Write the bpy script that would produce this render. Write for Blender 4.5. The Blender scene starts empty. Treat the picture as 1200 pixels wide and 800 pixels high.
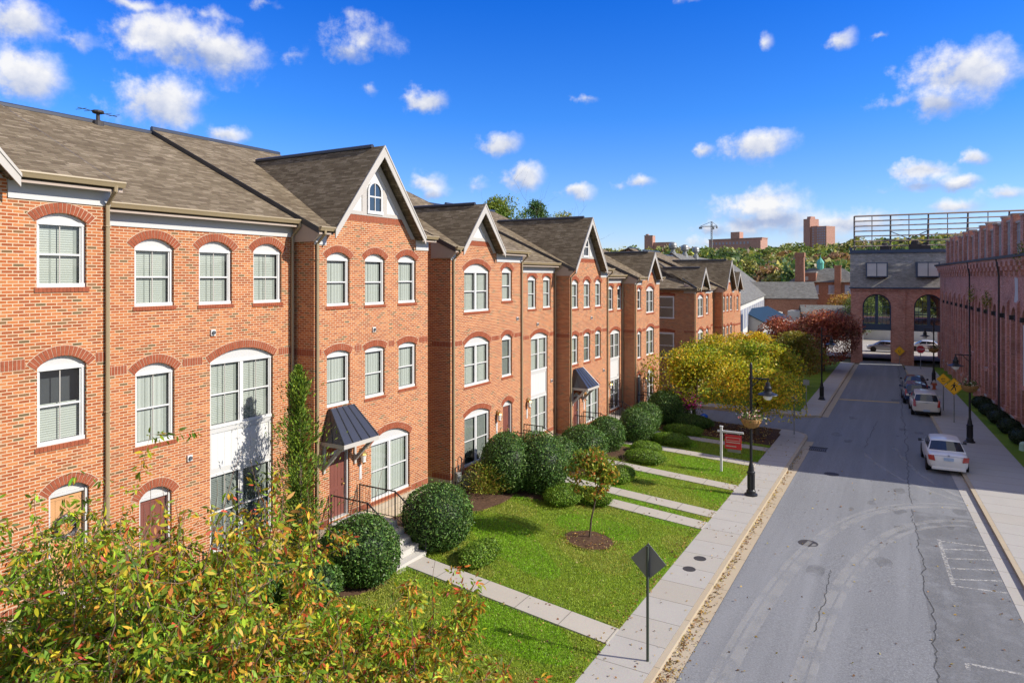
import bpy, bmesh, math, random
import numpy as np
from mathutils import Vector, Matrix
from mathutils.geometry import delaunay_2d_cdt
random.seed(7)
RNG = np.random.default_rng(11)
R = math.radians
scene = bpy.context.scene
COL = scene.collection
SL = .00975                      # the street falls gently away
def gz(y): return -SL * y        # pavement level at distance y
CAMZ = 9.0
def E(z): return z + CAMZ        # heights measured from eye level
SUN_AZ, SUN_EL = math.atan2(.96, .28), R(33)   # azimuth clockwise from +Y

# ------------------------------------------------------------------ materials
def new_mat(name):
    m = bpy.data.materials.new(name); m.use_nodes = True
    nt = m.node_tree; nt.nodes.clear()
    out = nt.nodes.new('ShaderNodeOutputMaterial')
    b = nt.nodes.new('ShaderNodeBsdfPrincipled')
    nt.links.new(b.outputs[0], out.inputs[0])
    return m, nt, b, out
def N(nt, t, **kw):
    n = nt.nodes.new('ShaderNode' + t)
    for k, v in kw.items():
        if k.startswith('i_'):
            key = k[2:]
            key = int(key) if key.isdigit() else key.replace('_', ' ')
            n.inputs[key].default_value = v
        else: setattr(n, k, v)
    return n
def L(nt, a, b): nt.links.new(a, b)
def ramp(nt, stops, interp='LINEAR'):
    n = nt.nodes.new('ShaderNodeValToRGB'); cr = n.color_ramp; cr.interpolation = interp
    while len(cr.elements) > 1: cr.elements.remove(cr.elements[0])
    cr.elements[0].position = stops[0][0]; cr.elements[0].color = (*stops[0][1], 1)
    for p, c in stops[1:]:
        e = cr.elements.new(p); e.color = (*c, 1)
    return n
def math_n(nt, op, a, b=None, c=None):
    n = N(nt, 'Math', operation=op)
    for i, x in enumerate((a, b, c)):
        if x is None: continue
        if isinstance(x, (int, float)): n.inputs[i].default_value = x
        else: L(nt, x, n.inputs[i])
    return n.outputs[0]
def mixc(nt, fac, a, b, mode='MIX'):
    n = N(nt, 'MixRGB', blend_type=mode)
    for i, x in ((0, fac), (1, a), (2, b)):
        if isinstance(x, (int, float)): n.inputs[i].default_value = x
        elif isinstance(x, tuple): n.inputs[i].default_value = (*x, 1) if len(x) == 3 else x
        else: L(nt, x, n.inputs[i])
    return n.outputs[0]
def wall_uv(nt):
    """(along, up) coordinates of a wall or roof slope, in object space"""
    tc = N(nt, 'TexCoord'); sp = N(nt, 'SeparateXYZ'); L(nt, tc.outputs['Object'], sp.inputs[0])
    sn = N(nt, 'SeparateXYZ'); L(nt, tc.outputs['Normal'], sn.inputs[0])
    ax = math_n(nt, 'ABSOLUTE', sn.outputs[0]); ay = math_n(nt, 'ABSOLUTE', sn.outputs[1])
    f = math_n(nt, 'GREATER_THAN', ax, ay)
    mx = N(nt, 'Mix', data_type='FLOAT'); L(nt, f, mx.inputs[0]); L(nt, sp.outputs[0], mx.inputs[2]); L(nt, sp.outputs[1], mx.inputs[3])
    cb = N(nt, 'CombineXYZ'); L(nt, mx.outputs[0], cb.inputs[0]); L(nt, sp.outputs[2], cb.inputs[1])
    return cb.outputs[0], tc
def noise(nt, vec, scale, detail=3, rough=.55):
    n = N(nt, 'TexNoise', i_Scale=scale, i_Detail=detail, i_Roughness=rough)
    if vec is not None: L(nt, vec, n.inputs['Vector'])
    return n
def bump(nt, b, h, strength=.3, dist=.02):
    n = N(nt, 'Bump', i_Strength=strength, i_Distance=dist); L(nt, h, n.inputs['Height']); L(nt, n.outputs[0], b.inputs['Normal'])

def mat_plain(name, col, rough=.6, metal=0, var=.12, scale=6, spec=.4, coat=0, bmp=0):
    m, nt, b, o = new_mat(name)
    tc = N(nt, 'TexCoord'); n = noise(nt, tc.outputs['Object'], scale, 4)
    c = mixc(nt, n.outputs[0], tuple(x * (1 - var) for x in col), tuple(min(1, x * (1 + var)) for x in col))
    L(nt, c, b.inputs['Base Color'])
    b.inputs['Roughness'].default_value = rough; b.inputs['Metallic'].default_value = metal
    b.inputs['Specular IOR Level'].default_value = spec; b.inputs['Coat Weight'].default_value = coat
    if bmp:
        n2 = noise(nt, tc.outputs['Object'], scale * 12, 3); bump(nt, b, n2.outputs[0], bmp, .01)
    return m
def mat_brick(name, stops, mortar, bw=.205, bh=.0675, ms=.011, stain=.25, stain_col=(.12, .06, .04)):
    m, nt, b, o = new_mat(name)
    uv, tc = wall_uv(nt)
    br = N(nt, 'TexBrick', offset=.5, squash=1.0)
    br.inputs['Color1'].default_value = (0, 0, 0, 1); br.inputs['Color2'].default_value = (1, 1, 1, 1); br.inputs['Mortar'].default_value = (.5, .5, .5, 1)
    br.inputs['Scale'].default_value = 1; br.inputs['Mortar Size'].default_value = ms * .5; br.inputs['Mortar Smooth'].default_value = .15
    br.inputs['Bias'].default_value = 0; br.inputs['Brick Width'].default_value = bw; br.inputs['Row Height'].default_value = bh
    L(nt, uv, br.inputs['Vector'])
    rp = ramp(nt, stops); L(nt, br.outputs['Color'], rp.inputs[0])
    n = noise(nt, tc.outputs['Object'], 45, 3); c = mixc(nt, .28, rp.outputs[0], n.outputs[1], 'OVERLAY')
    n2 = noise(nt, tc.outputs['Object'], .55, 4)
    f2 = N(nt, 'MapRange'); f2.inputs[1].default_value = .5; f2.inputs[2].default_value = .75; f2.inputs[4].default_value = stain
    L(nt, n2.outputs[0], f2.inputs[0])
    c = mixc(nt, br.outputs['Fac'], c, mortar)
    c = mixc(nt, f2.outputs[0], c, stain_col)
    oi = N(nt, 'ObjectInfo'); c = mixc(nt, math_n(nt, 'MULTIPLY', oi.outputs['Random'], .16), c, (.3, .09, .045))
    mpv = N(nt, 'Mapping'); mpv.inputs['Scale'].default_value = (1.4, .16, 1); L(nt, uv, mpv.inputs[0]); nv = noise(nt, mpv.outputs[0], 1.0, 5)
    fv = N(nt, 'MapRange'); fv.inputs[1].default_value = .52; fv.inputs[2].default_value = .75; fv.inputs[4].default_value = .22; L(nt, nv.outputs[0], fv.inputs[0]); c = mixc(nt, fv.outputs[0], c, tuple(.5 * a + .5 * b_ for a, b_ in zip(mortar, stain_col)))
    L(nt, c, b.inputs['Base Color']); b.inputs['Roughness'].default_value = .85; b.inputs['Specular IOR Level'].default_value = .2
    inv = math_n(nt, 'SUBTRACT', 1.0, br.outputs['Fac']); h = math_n(nt, 'MULTIPLY_ADD', n.outputs[0], .35, inv)
    bump(nt, b, h, .5, .008)
    return m
def mat_shingle(name, stops, bw=.3, bh=.14):
    m, nt, b, o = new_mat(name)
    uv, tc = wall_uv(nt)
    br = N(nt, 'TexBrick', offset=.37, offset_frequency=3)
    br.inputs['Color1'].default_value = (0, 0, 0, 1); br.inputs['Color2'].default_value = (1, 1, 1, 1); br.inputs['Mortar'].default_value = (.1, .1, .1, 1)
    br.inputs['Scale'].default_value = 1; br.inputs['Mortar Size'].default_value = .004; br.inputs['Mortar Smooth'].default_value = .3
    br.inputs['Brick Width'].default_value = bw; br.inputs['Row Height'].default_value = bh * .42
    L(nt, uv, br.inputs['Vector'])
    n0 = noise(nt, uv, 1.2, 4); nl = noise(nt, tc.outputs['Object'], .35, 4)
    mpn = N(nt, 'Mapping'); mpn.inputs['Scale'].default_value = (.9, 7, 1); L(nt, uv, mpn.inputs[0]); n5 = noise(nt, mpn.outputs[0], 2.2, 3)
    f = math_n(nt, 'ADD', math_n(nt, 'MULTIPLY', br.outputs['Color'], .6), math_n(nt, 'MULTIPLY', math_n(nt, 'SUBTRACT', math_n(nt, 'ADD', n0.outputs[0], n5.outputs[0]), .55), .5))
    rp = ramp(nt, stops); L(nt, f, rp.inputs[0])
    c = mixc(nt, math_n(nt, 'MULTIPLY', br.outputs['Fac'], .7), rp.outputs[0], (.03, .026, .022))
    c = mixc(nt, math_n(nt, 'MULTIPLY', nl.outputs[0], .35), c, (.07, .055, .045))
    n = noise(nt, tc.outputs['Object'], 90, 2); c = mixc(nt, .35, c, n.outputs[1], 'OVERLAY')
    L(nt, c, b.inputs['Base Color']); b.inputs['Roughness'].default_value = .9; b.inputs['Specular IOR Level'].default_value = .15
    inv = math_n(nt, 'SUBTRACT', 1.0, br.outputs['Fac']); h = math_n(nt, 'ADD', math_n(nt, 'MULTIPLY', br.outputs['Color'], .6), inv)
    bump(nt, b, h, .6, .015)
    return m
def mat_leaf(name, trans=.35, rough=.5):
    m, nt, b, o = new_mat(name)
    at = N(nt, 'Attribute', attribute_name='Col')
    L(nt, at.outputs[0], b.inputs['Base Color']); b.inputs['Roughness'].default_value = rough; b.inputs['Specular IOR Level'].default_value = .3
    t = N(nt, 'BsdfTranslucent'); c = mixc(nt, 1.0, at.outputs[0], (1.0, 1.0, .55), 'MULTIPLY'); L(nt, c, t.inputs[0])
    mx = N(nt, 'MixShader'); mx.inputs[0].default_value = trans
    L(nt, b.outputs[0], mx.inputs[1]); L(nt, t.outputs[0], mx.inputs[2]); L(nt, mx.outputs[0], o.inputs[0])
    return m
def mat_glass(name, refl=1.0):
    m, nt, b, o = new_mat(name)
    nt.nodes.remove(b)
    tr = N(nt, 'BsdfTransparent'); tr.inputs[0].default_value = (.86, .9, .89, 1)
    gl = N(nt, 'BsdfGlossy'); gl.inputs['Roughness'].default_value = .03
    fr = N(nt, 'Fresnel', i_IOR=1.55); mx = N(nt, 'MixShader')
    tc = N(nt, 'TexCoord'); n = noise(nt, tc.outputs['Object'], 1.3, 2); bp = N(nt, 'Bump', i_Strength=.05, i_Distance=.05); L(nt, n.outputs[0], bp.inputs['Height'])
    L(nt, bp.outputs[0], gl.inputs['Normal'])
    L(nt, math_n(nt, 'MULTIPLY', fr.outputs[0], refl), mx.inputs[0]); L(nt, tr.outputs[0], mx.inputs[1]); L(nt, gl.outputs[0], mx.inputs[2]); L(nt, mx.outputs[0], o.inputs[0])
    return m
def mat_blind(name, col, vertical=False, per=.05):
    m, nt, b, o = new_mat(name)
    tc = N(nt, 'TexCoord'); sp = N(nt, 'SeparateXYZ'); L(nt, tc.outputs['Object'], sp.inputs[0])
    w = math_n(nt, 'PINGPONG', sp.outputs[1 if vertical else 2], per * .5)
    w = math_n(nt, 'MULTIPLY', w, 2 / per)
    c = mixc(nt, w, tuple(x * .72 for x in col), col)
    L(nt, c, b.inputs['Base Color']); b.inputs['Roughness'].default_value = .7
    bump(nt, b, w, .5, .02)
    return m

M = {}
M['brick'] = mat_brick('house_brick', [(0, (.32, .08, .026)), (.08, (.26, .065, .022)), (.3, (.36, .098, .03)), (.55, (.42, .13, .04)), (.75, (.47, .18, .062)), (.86, (.34, .095, .03)), (.93, (.23, .095, .04)), (.97, (.15, .095, .042)), (1, (.11, .085, .042))], (.52, .385, .255), ms=.021, stain=.2, stain_col=(.2, .07, .03))
M['lintel'] = mat_plain('arch_brick', (.27, .075, .037), .85, var=.35, scale=9, spec=.2, bmp=.3)
M['mortar'] = mat_plain('mortar', (.5, .39, .28), .9, var=.1)
M['stone'] = mat_brick('base_block', [(0, (.42, .34, .24)), (.5, (.5, .42, .31)), (1, (.36, .3, .22))], (.3, .26, .2), bw=.4, bh=.2, ms=.012, stain=.2)
M['mill'] = mat_brick('mill_brick', [(0, (.4, .145, .105)), (.3, (.5, .2, .145)), (.6, (.56, .245, .185)), (.85, (.64, .34, .27)), (1, (.31, .13, .105))], (.6, .44, .36), ms=.014, stain=.6, stain_col=(.17, .08, .07))
M['stack'] = mat_brick('stack_brick', [(0, (.22, .095, .058)), (.5, (.29, .13, .08)), (1, (.36, .17, .11))], (.34, .25, .19), ms=.01, stain=.3)
M['tower'] = mat_brick('tower_brick', [(0, (.4, .23, .18)), (1, (.48, .29, .23))], (.35, .2, .16), bw=1, bh=.6, ms=.05, stain=.2)
M['shingle'] = mat_shingle('shingle', [(0, (.085, .06, .036)), (.35, (.15, .115, .072)), (.6, (.2, .158, .103)), (.85, (.28, .225, .155)), (1, (.38, .31, .22))])
M['slate'] = mat_shingle('grey_shingle', [(0, (.1, .1, .095)), (.5, (.16, .16, .15)), (1, (.22, .22, .21))], .5, .3)
M['mansard'] = mat_shingle('mansard_slate', [(0, (.18, .175, .16)), (.5, (.3, .29, .26)), (1, (.4, .38, .35))], .3, .25)
M['white'] = mat_plain('white_vinyl', (.58, .58, .57), .45, var=.04)
M['panel'] = mat_plain('white_panel', (.48, .48, .47), .5, var=.04)
M['trim'] = mat_plain('grey_trim', (.42, .395, .36), .55, var=.06)
M['fascia'] = mat_plain('taupe_fascia', (.36, .29, .24), .6, var=.08)
M['gutter'] = mat_plain('tan_gutter', (.3, .235, .14), .4, var=.06, spec=.5)
M['dark'] = mat_plain('dark_interior', (.07, .075, .085), .8)
M['glass'] = mat_glass('window_glass', 1.5)
M['blind'] = mat_blind('pale_blind', (.68, .7, .65)); M['blindgap'] = mat_plain('blind_gap', (.38, .4, .37), .7)
M['drape'] = mat_blind('vertical_drape', (.68, .7, .66), True, .13)
M['shade'] = mat_blind('dim_blind', (.3, .32, .31))
M['door_tan'] = mat_plain('tan_door', (.5, .27, .12), .5, var=.2, scale=3)
M['door_brown'] = mat_plain('brown_door', (.17, .06, .045), .45, var=.15, scale=3)
M['door_black'] = mat_plain('black_door', (.03, .03, .035), .4)
M['black'] = mat_plain('black_metal', (.016, .017, .02), .4, metal=.2, var=.1)
M['seam'] = mat_plain('seamed_metal', (.075, .08, .095), .32, metal=.6, var=.1)
M['brass'] = mat_plain('brass', (.45, .3, .1), .35, metal=.8)
M['concrete'] = mat_plain('concrete', (.46, .44, .4), .85, var=.12, scale=2, bmp=.15, spec=.2)
M['bark'] = mat_plain('bark', (.1, .075, .055), .9, var=.35, scale=14, bmp=.5, spec=.1)
M['twig'] = mat_plain('twig_bark', (.17, .11, .08), .8, var=.3, scale=14, spec=.1)
M['leaf'] = mat_leaf('leaf'); M['needle'] = mat_leaf('needle_leaf', .15, .6); M['gloss_leaf'] = mat_leaf('glossy_leaf', .2, .48)
M['steel'] = mat_plain('galvanised', (.3, .31, .3), .5, metal=.6)
M['signgrey'] = mat_plain('sign_back', (.2, .2, .2), .5, metal=.5, var=.06)
M['greenpost'] = mat_plain('green_post', (.06, .075, .055), .6, metal=.3)
M['yellow'] = mat_plain('sign_yellow', (.85, .45, .01), .4, var=.03)
M['red'] = mat_plain('sign_red', (.5, .02, .03), .4, var=.05)
M['bluegrey'] = mat_plain('navy_frame', (.05, .075, .125), .5)
M['copper'] = mat_plain('verdigris', (.1, .38, .3), .6)
M['teal'] = mat_plain('teal_roof', (.006, .022, .028), .5)  # darkened so the shade on this shed roof sits in its colour
M['flatroof'] = mat_plain('flat_roof', (.22, .23, .25), .8, var=.25, scale=.4)
M['rust'] = mat_plain('hydrant_paint', (.5, .12, .05), .5)
M['basket'] = mat_plain('coir_basket', (.3, .17, .06), .9, var=.3, scale=20)
M['mulch'] = mat_plain('mulch', (.085, .05, .032), .95, var=.85, scale=11, bmp=.8, spec=.1)
M['iron'] = mat_plain('cast_iron', (.055, .05, .05), .7, metal=.3)
M['tyre'] = mat_plain('tyre_rubber', (.012, .012, .013), .8)
M['rim'] = mat_plain('alloy', (.4, .4, .42), .3, metal=.9)
M['carglass'] = mat_plain('car_glass', (.02, .03, .04), .06, spec=.8, coat=.5)
M['carwhite'] = mat_plain('white_paint', (.72, .7, .66), .3, var=.03, coat=.6)
M['carcream'] = mat_plain('cream_paint', (.66, .63, .57), .3, var=.03, coat=.6)
M['carblue'] = mat_plain('blue_paint', (.02, .045, .12), .25, var=.05, coat=.7)
M['cardark'] = mat_plain('dark_paint', (.015, .02, .035), .25, var=.05, coat=.7)
M['carsilver'] = mat_plain('silver_paint', (.35, .37, .4), .3, metal=.5, var=.05, coat=.5)
M['taillight'] = mat_plain('tail_lamp', (.35, .02, .015), .2, coat=.6)
M['plate'] = mat_plain('licence_plate', (.35, .45, .6), .5)
M['globe'] = mat_plain('lamp_globe', (.75, .76, .74), .25, var=.03)
M['gravel_roof'] = mat_plain('pale_gravel', (.33, .3, .26), .9, var=.3, scale=2)
M['offwhite'] = mat_plain('offwhite_wall', (.5, .5, .47), .8, var=.15, scale=.6)

# ------------------------------------------------------------------ mesh builder
class MB:
    def __init__(s): s.v = []; s.f = []; s.m = []; s.mi = 0
    def mat(s, i): s.mi = i; return s
    def poly(s, pts, mi=None):
        n = len(s.v); s.v += [tuple(p) for p in pts]; s.f.append(list(range(n, n + len(pts)))); s.m.append(s.mi if mi is None else mi)
    def box(s, x0, x1, y0, y1, z0, z1, mi=None):
        P = [(x0, y0, z0), (x1, y0, z0), (x1, y1, z0), (x0, y1, z0), (x0, y0, z1), (x1, y0, z1), (x1, y1, z1), (x0, y1, z1)]
        s.hexa(P, mi)
    def hexa(s, P, mi=None):
        n = len(s.v); s.v += [tuple(p) for p in P]
        for q in ((0, 3, 2, 1), (4, 5, 6, 7), (0, 1, 5, 4), (1, 2, 6, 5), (2, 3, 7, 6), (3, 0, 4, 7)):
            s.f.append([n + i for i in q]); s.m.append(s.mi if mi is None else mi)
    def prism(s, poly, off, mi=None):
        """polygon of 3-d points swept by vector off"""
        off = Vector(off); A = [Vector(p) for p in poly]; B = [p + off for p in A]
        k = len(A); n = len(s.v); s.v += [tuple(p) for p in A + B]; mi = s.mi if mi is None else mi
        s.f.append([n + i for i in range(k)][::-1]); s.m.append(mi)
        s.f.append([n + k + i for i in range(k)]); s.m.append(mi)
        for i in range(k):
            j = (i + 1) % k; s.f.append([n + i, n + j, n + k + j, n + k + i]); s.m.append(mi)
    def tube(s, pts, r, n=8, mi=None, cap=True):
        pts = [Vector(p) for p in pts]; rs = r if isinstance(r, (list, tuple)) else [r] * len(pts); mi = s.mi if mi is None else mi
        base = len(s.v); prev = None
        for i, p in enumerate(pts):
            d = (pts[min(i + 1, len(pts) - 1)] - pts[max(i - 1, 0)]).normalized()
            a = Vector((0, 0, 1)) if abs(d.z) < .9 else Vector((1, 0, 0))
            if prev is not None: a = prev
            u = (a - d * a.dot(d)).normalized(); w = d.cross(u); prev = u
            for k in range(n):
                t = 2 * math.pi * k / n; s.v.append(tuple(p + (u * math.cos(t) + w * math.sin(t)) * rs[i]))
        for i in range(len(pts) - 1):
            for k in range(n):
                a = base + i * n + k; b = base + i * n + (k + 1) % n
                s.f.append([a, b, b + n, a + n]); s.m.append(mi)
        if cap:
            s.f.append([base + k for k in range(n)][::-1]); s.m.append(mi)
            e = base + (len(pts) - 1) * n; s.f.append([e + k for k in range(n)]); s.m.append(mi)
    def lathe(s, prof, c=(0, 0, 0), n=16, mi=None, axis='z'):
        mi = s.mi if mi is None else mi; base = len(s.v)
        for r, z in prof:
            for k in range(n):
                t = 2 * math.pi * k / n; x, y = r * math.cos(t), r * math.sin(t)
                p = (x, y, z) if axis == 'z' else (z, x, y)
                s.v.append((c[0] + p[0], c[1] + p[1], c[2] + p[2]))
        for i in range(len(prof) - 1):
            for k in range(n):
                a = base + i * n + k; b = base + i * n + (k + 1) % n
                s.f.append([a, b, b + n, a + n]); s.m.append(mi)
        s.f.append([base + k for k in range(n)][::-1]); s.m.append(mi)
        e = base + (len(prof) - 1) * n; s.f.append([e + k for k in range(n)]); s.m.append(mi)
    def loft(s, rings, mi=None, close=True, caps=True):
        mi = s.mi if mi is None else mi; base = len(s.v); n = len(rings[0])
        for r in rings: s.v += [tuple(p) for p in r]
        for i in range(len(rings) - 1):
            for k in range(n if close else n - 1):
                a = base + i * n + k; b = base + i * n + (k + 1) % n
                s.f.append([a, b, b + n, a + n]); s.m.append(mi)
        if caps:
            s.f.append([base + k for k in range(n)][::-1]); s.m.append(mi)
            e = base + (len(rings) - 1) * n; s.f.append([e + k for k in range(n)]); s.m.append(mi)
    def build(s, name, mats, parent=None, smooth=False, local=False, bevel=0, subsurf=0, fixn=False):
        if not isinstance(mats, (list, tuple)): mats = [mats]
        me = bpy.data.meshes.new(name)
        v = s.v
        if parent is not None and not local:
            o = wloc(parent); v = [(p[0] - o[0], p[1] - o[1], p[2] - o[2]) for p in v]
        me.from_pydata(v, [], s.f)
        for m in mats: me.materials.append(M[m] if isinstance(m, str) else m)
        me.polygons.foreach_set('material_index', s.m)
        if smooth: me.polygons.foreach_set('use_smooth', [True] * len(s.f))
        if fixn:
            bm = bmesh.new(); bm.from_mesh(me); bmesh.ops.remove_doubles(bm, verts=bm.verts, dist=1e-5); bmesh.ops.recalc_face_normals(bm, faces=bm.faces); bm.to_mesh(me); bm.free()
        ob = bpy.data.objects.new(name, me); COL.objects.link(ob)
        if parent is not None: ob.parent = parent
        if bevel:
            b = ob.modifiers.new('Bevel', 'BEVEL'); b.width = bevel; b.segments = 2; b.limit_method = 'ANGLE'
        if subsurf:
            b = ob.modifiers.new('Sub', 'SUBSURF'); b.levels = b.render_levels = subsurf
        return ob
def wloc(o):
    v = Vector((0, 0, 0))
    while o is not None: v += o.location; o = o.parent
    return v
def tag(o, label=None, cat=None, group=None, kind=None):
    if label: o['label'] = label
    if cat: o['category'] = cat
    if group: o['group'] = group
    if kind: o['kind'] = kind
    return o
def thing(name, loc, label, cat, group=None, rot=0):
    o = bpy.data.objects.new(name, None); COL.objects.link(o); o.location = loc; o.rotation_euler = (0, 0, rot); o.empty_display_size = .2
    return tag(o, label, cat, group)
def dup(root, loc, label=None, rot=None, scale=None):
    """a copy of a thing with copies of its parts and sub-parts (mesh data shared)"""
    r = root.copy(); COL.objects.link(r); r.location = loc
    if rot is not None: r.rotation_euler = (0, 0, rot)
    if scale is not None: r.scale = (scale,) * 3 if isinstance(scale, (int, float)) else scale
    if label: r['label'] = label
    def rec(src, dst):
        for ch in list(src.children):
            c = ch.copy(); COL.objects.link(c); c.parent = dst; rec(ch, c)
    rec(root, r)
    return r

# ------------------------------------------------------------------ foliage
def leaf_mesh(name, P, size, col, mat, ratio=.45, axis=None, droop=0, jitter=1.0, nrm=None, extra=None, fold=.25):
    """N leaves, each a folded four-point blade; P (N,3), size (N,), col (N,3)"""
    n = len(P); rnd = RNG.normal(size=(n, 3))
    a = rnd if axis is None else axis + rnd * jitter
    a = a.copy(); a[:, 2] -= droop; a /= np.linalg.norm(a, axis=1, keepdims=True) + 1e-9
    if nrm is None: b = RNG.normal(size=(n, 3))
    else: b = np.cross(nrm + RNG.normal(size=(n, 3)) * .55, a)
    b -= a * (a * b).sum(1, keepdims=True); b /= np.linalg.norm(b, axis=1, keepdims=True) + 1e-9
    c = np.cross(a, b); sz = np.asarray(size)[:, None]
    V = np.empty((n, 4, 3)); V[:, 0] = P - a * sz * .5; V[:, 1] = P + b * sz * ratio * .5 + c * sz * fold * ratio; V[:, 2] = P + a * sz * .5; V[:, 3] = P - b * sz * ratio * .5 + c * sz * fold * ratio
    V = V.reshape(-1, 3); nv = len(V)
    me = bpy.data.meshes.new(name)
    ev, ef, ec = extra if extra else (np.zeros((0, 3)), np.zeros((0, 4), int), np.zeros((0, 3)))
    VV = np.concatenate([V, ev]); F = np.concatenate([np.arange(nv).reshape(-1, 4), ef + nv])
    C = np.concatenate([np.repeat(col, 4, axis=0), ec])
    me.vertices.add(len(VV)); me.vertices.foreach_set('co', VV.ravel())
    me.loops.add(F.size); me.loops.foreach_set('vertex_index', F.ravel().astype(np.int32))
    me.polygons.add(len(F)); me.polygons.foreach_set('loop_start', np.arange(0, F.size, 4, dtype=np.int32))
    me.update(calc_edges=True)
    ca = me.color_attributes.new('Col', 'FLOAT_COLOR', 'POINT')
    ca.data.foreach_set('color', np.concatenate([C, np.ones((len(C), 1))], 1).ravel())
    me.materials.append(M[mat] if isinstance(mat, str) else mat)
    me.validate()
    return me
def lance_mesh(name, P, size, col, mat, ratio=.34, axis=None, droop=.9, jitter=.3, curl=.35):
    """long pointed leaves, curved along their length: four cross rows each"""
    n = len(P); a = axis + RNG.normal(size=(n, 3)) * jitter; a[:, 2] -= droop; a /= np.linalg.norm(a, axis=1, keepdims=True) + 1e-9
    b = RNG.normal(size=(n, 3)); b -= a * (a * b).sum(1, keepdims=True); b /= np.linalg.norm(b, axis=1, keepdims=True) + 1e-9; c = np.cross(a, b)
    sz = np.asarray(size)[:, None]; k = curl * (RNG.random((n, 1)) * 1.6 - .5); V = np.empty((n, 8, 3))
    for i, (t, w) in enumerate(((0, .06), (.3, .9), (.65, .8), (1, .05))):
        m = P + a * sz * t - c * sz * k * t * t; V[:, 2 * i] = m - b * sz * ratio * w * .5 + c * sz * ratio * w * .16; V[:, 2 * i + 1] = m + b * sz * ratio * w * .5 + c * sz * ratio * w * .16
    V = V.reshape(-1, 3); base = np.arange(n)[:, None, None] * 8; F = (base + np.array([[0, 1, 3, 2], [2, 3, 5, 4], [4, 5, 7, 6]])[None]).reshape(-1, 4)
    me = bpy.data.meshes.new(name); me.vertices.add(len(V)); me.vertices.foreach_set('co', V.ravel()); me.loops.add(F.size); me.loops.foreach_set('vertex_index', F.ravel().astype(np.int32))
    me.polygons.add(len(F)); me.polygons.foreach_set('loop_start', np.arange(0, F.size, 4, dtype=np.int32)); me.update(calc_edges=True)
    ca = me.color_attributes.new('Col', 'FLOAT_COLOR', 'POINT'); C = np.repeat(col, 8, axis=0).reshape(n, 8, 3)
    tip = RNG.random(n) < .18; C[tip, 4:] = C[tip, 4:] * .4 + np.array([.5, .16, .03]) * .6       # turning from the tip
    ca.data.foreach_set('color', np.concatenate([C.reshape(-1, 3), np.ones((n * 8, 1))], 1).ravel()); me.materials.append(M[mat]); me.polygons.foreach_set('use_smooth', [True] * len(F)); return me
def link(me, name, parent=None, loc=(0, 0, 0)):
    o = bpy.data.objects.new(name, me); COL.objects.link(o); o.location = loc
    if parent is not None: o.parent = parent
    return o
def palette(n, cols, w=None, var=.25):
    cols = np.array(cols); w = np.array(w) / sum(w) if w is not None else None
    i = RNG.choice(len(cols), n, p=w); c = cols[i] * (1 + RNG.normal(size=(n, 1)) * var)
    return np.clip(c * (1 + RNG.normal(size=(n, 3)) * .06), .004, .9)
def lumps(d, seed, k=9, amp=.18, sharp=5):
    r = np.random.default_rng(seed); c = r.normal(size=(k, 3)); c /= np.linalg.norm(c, axis=1, keepdims=True)
    w = r.uniform(-.6, 1, k)
    return 1 + amp * (np.exp(sharp * (d @ c.T - 1)) * w).sum(1)
def grid_sphere(rx, ry, rz, cz, seed, shrink=.86, nu=14, nv=10, amp=.15):
    u = np.linspace(0, 2 * np.pi, nu, endpoint=False); v = np.linspace(.02, np.pi - .02, nv)
    uu, vv = np.meshgrid(u, v); d = np.stack([np.cos(uu) * np.sin(vv), np.sin(uu) * np.sin(vv), np.cos(vv)], -1).reshape(-1, 3)
    p = d * lumps(d, seed, amp=amp)[:, None] * np.array([rx, ry, rz]) * shrink; p[:, 2] += cz; p[:, 2] = np.maximum(p[:, 2], -.03)
    F = []
    for j in range(nv - 1):
        for i in range(nu):
            a = j * nu + i; b = j * nu + (i + 1) % nu; F.append((a, a + nu, b + nu, b))
    return p, np.array(F)
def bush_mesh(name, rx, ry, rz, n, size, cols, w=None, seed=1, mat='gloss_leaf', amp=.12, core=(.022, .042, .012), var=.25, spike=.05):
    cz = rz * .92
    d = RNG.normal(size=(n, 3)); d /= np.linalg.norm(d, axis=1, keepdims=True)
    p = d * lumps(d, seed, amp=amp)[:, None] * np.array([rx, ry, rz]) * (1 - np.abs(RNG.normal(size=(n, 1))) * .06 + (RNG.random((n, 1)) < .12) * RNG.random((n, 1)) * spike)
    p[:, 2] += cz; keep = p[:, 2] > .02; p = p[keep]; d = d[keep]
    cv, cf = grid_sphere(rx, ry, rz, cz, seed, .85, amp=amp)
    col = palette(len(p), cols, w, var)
    return leaf_mesh(name, p, RNG.uniform(.7, 1.3, len(p)) * size, col, mat, .5, nrm=d, extra=(cv, cf, np.tile(core, (len(cv), 1))))

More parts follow.
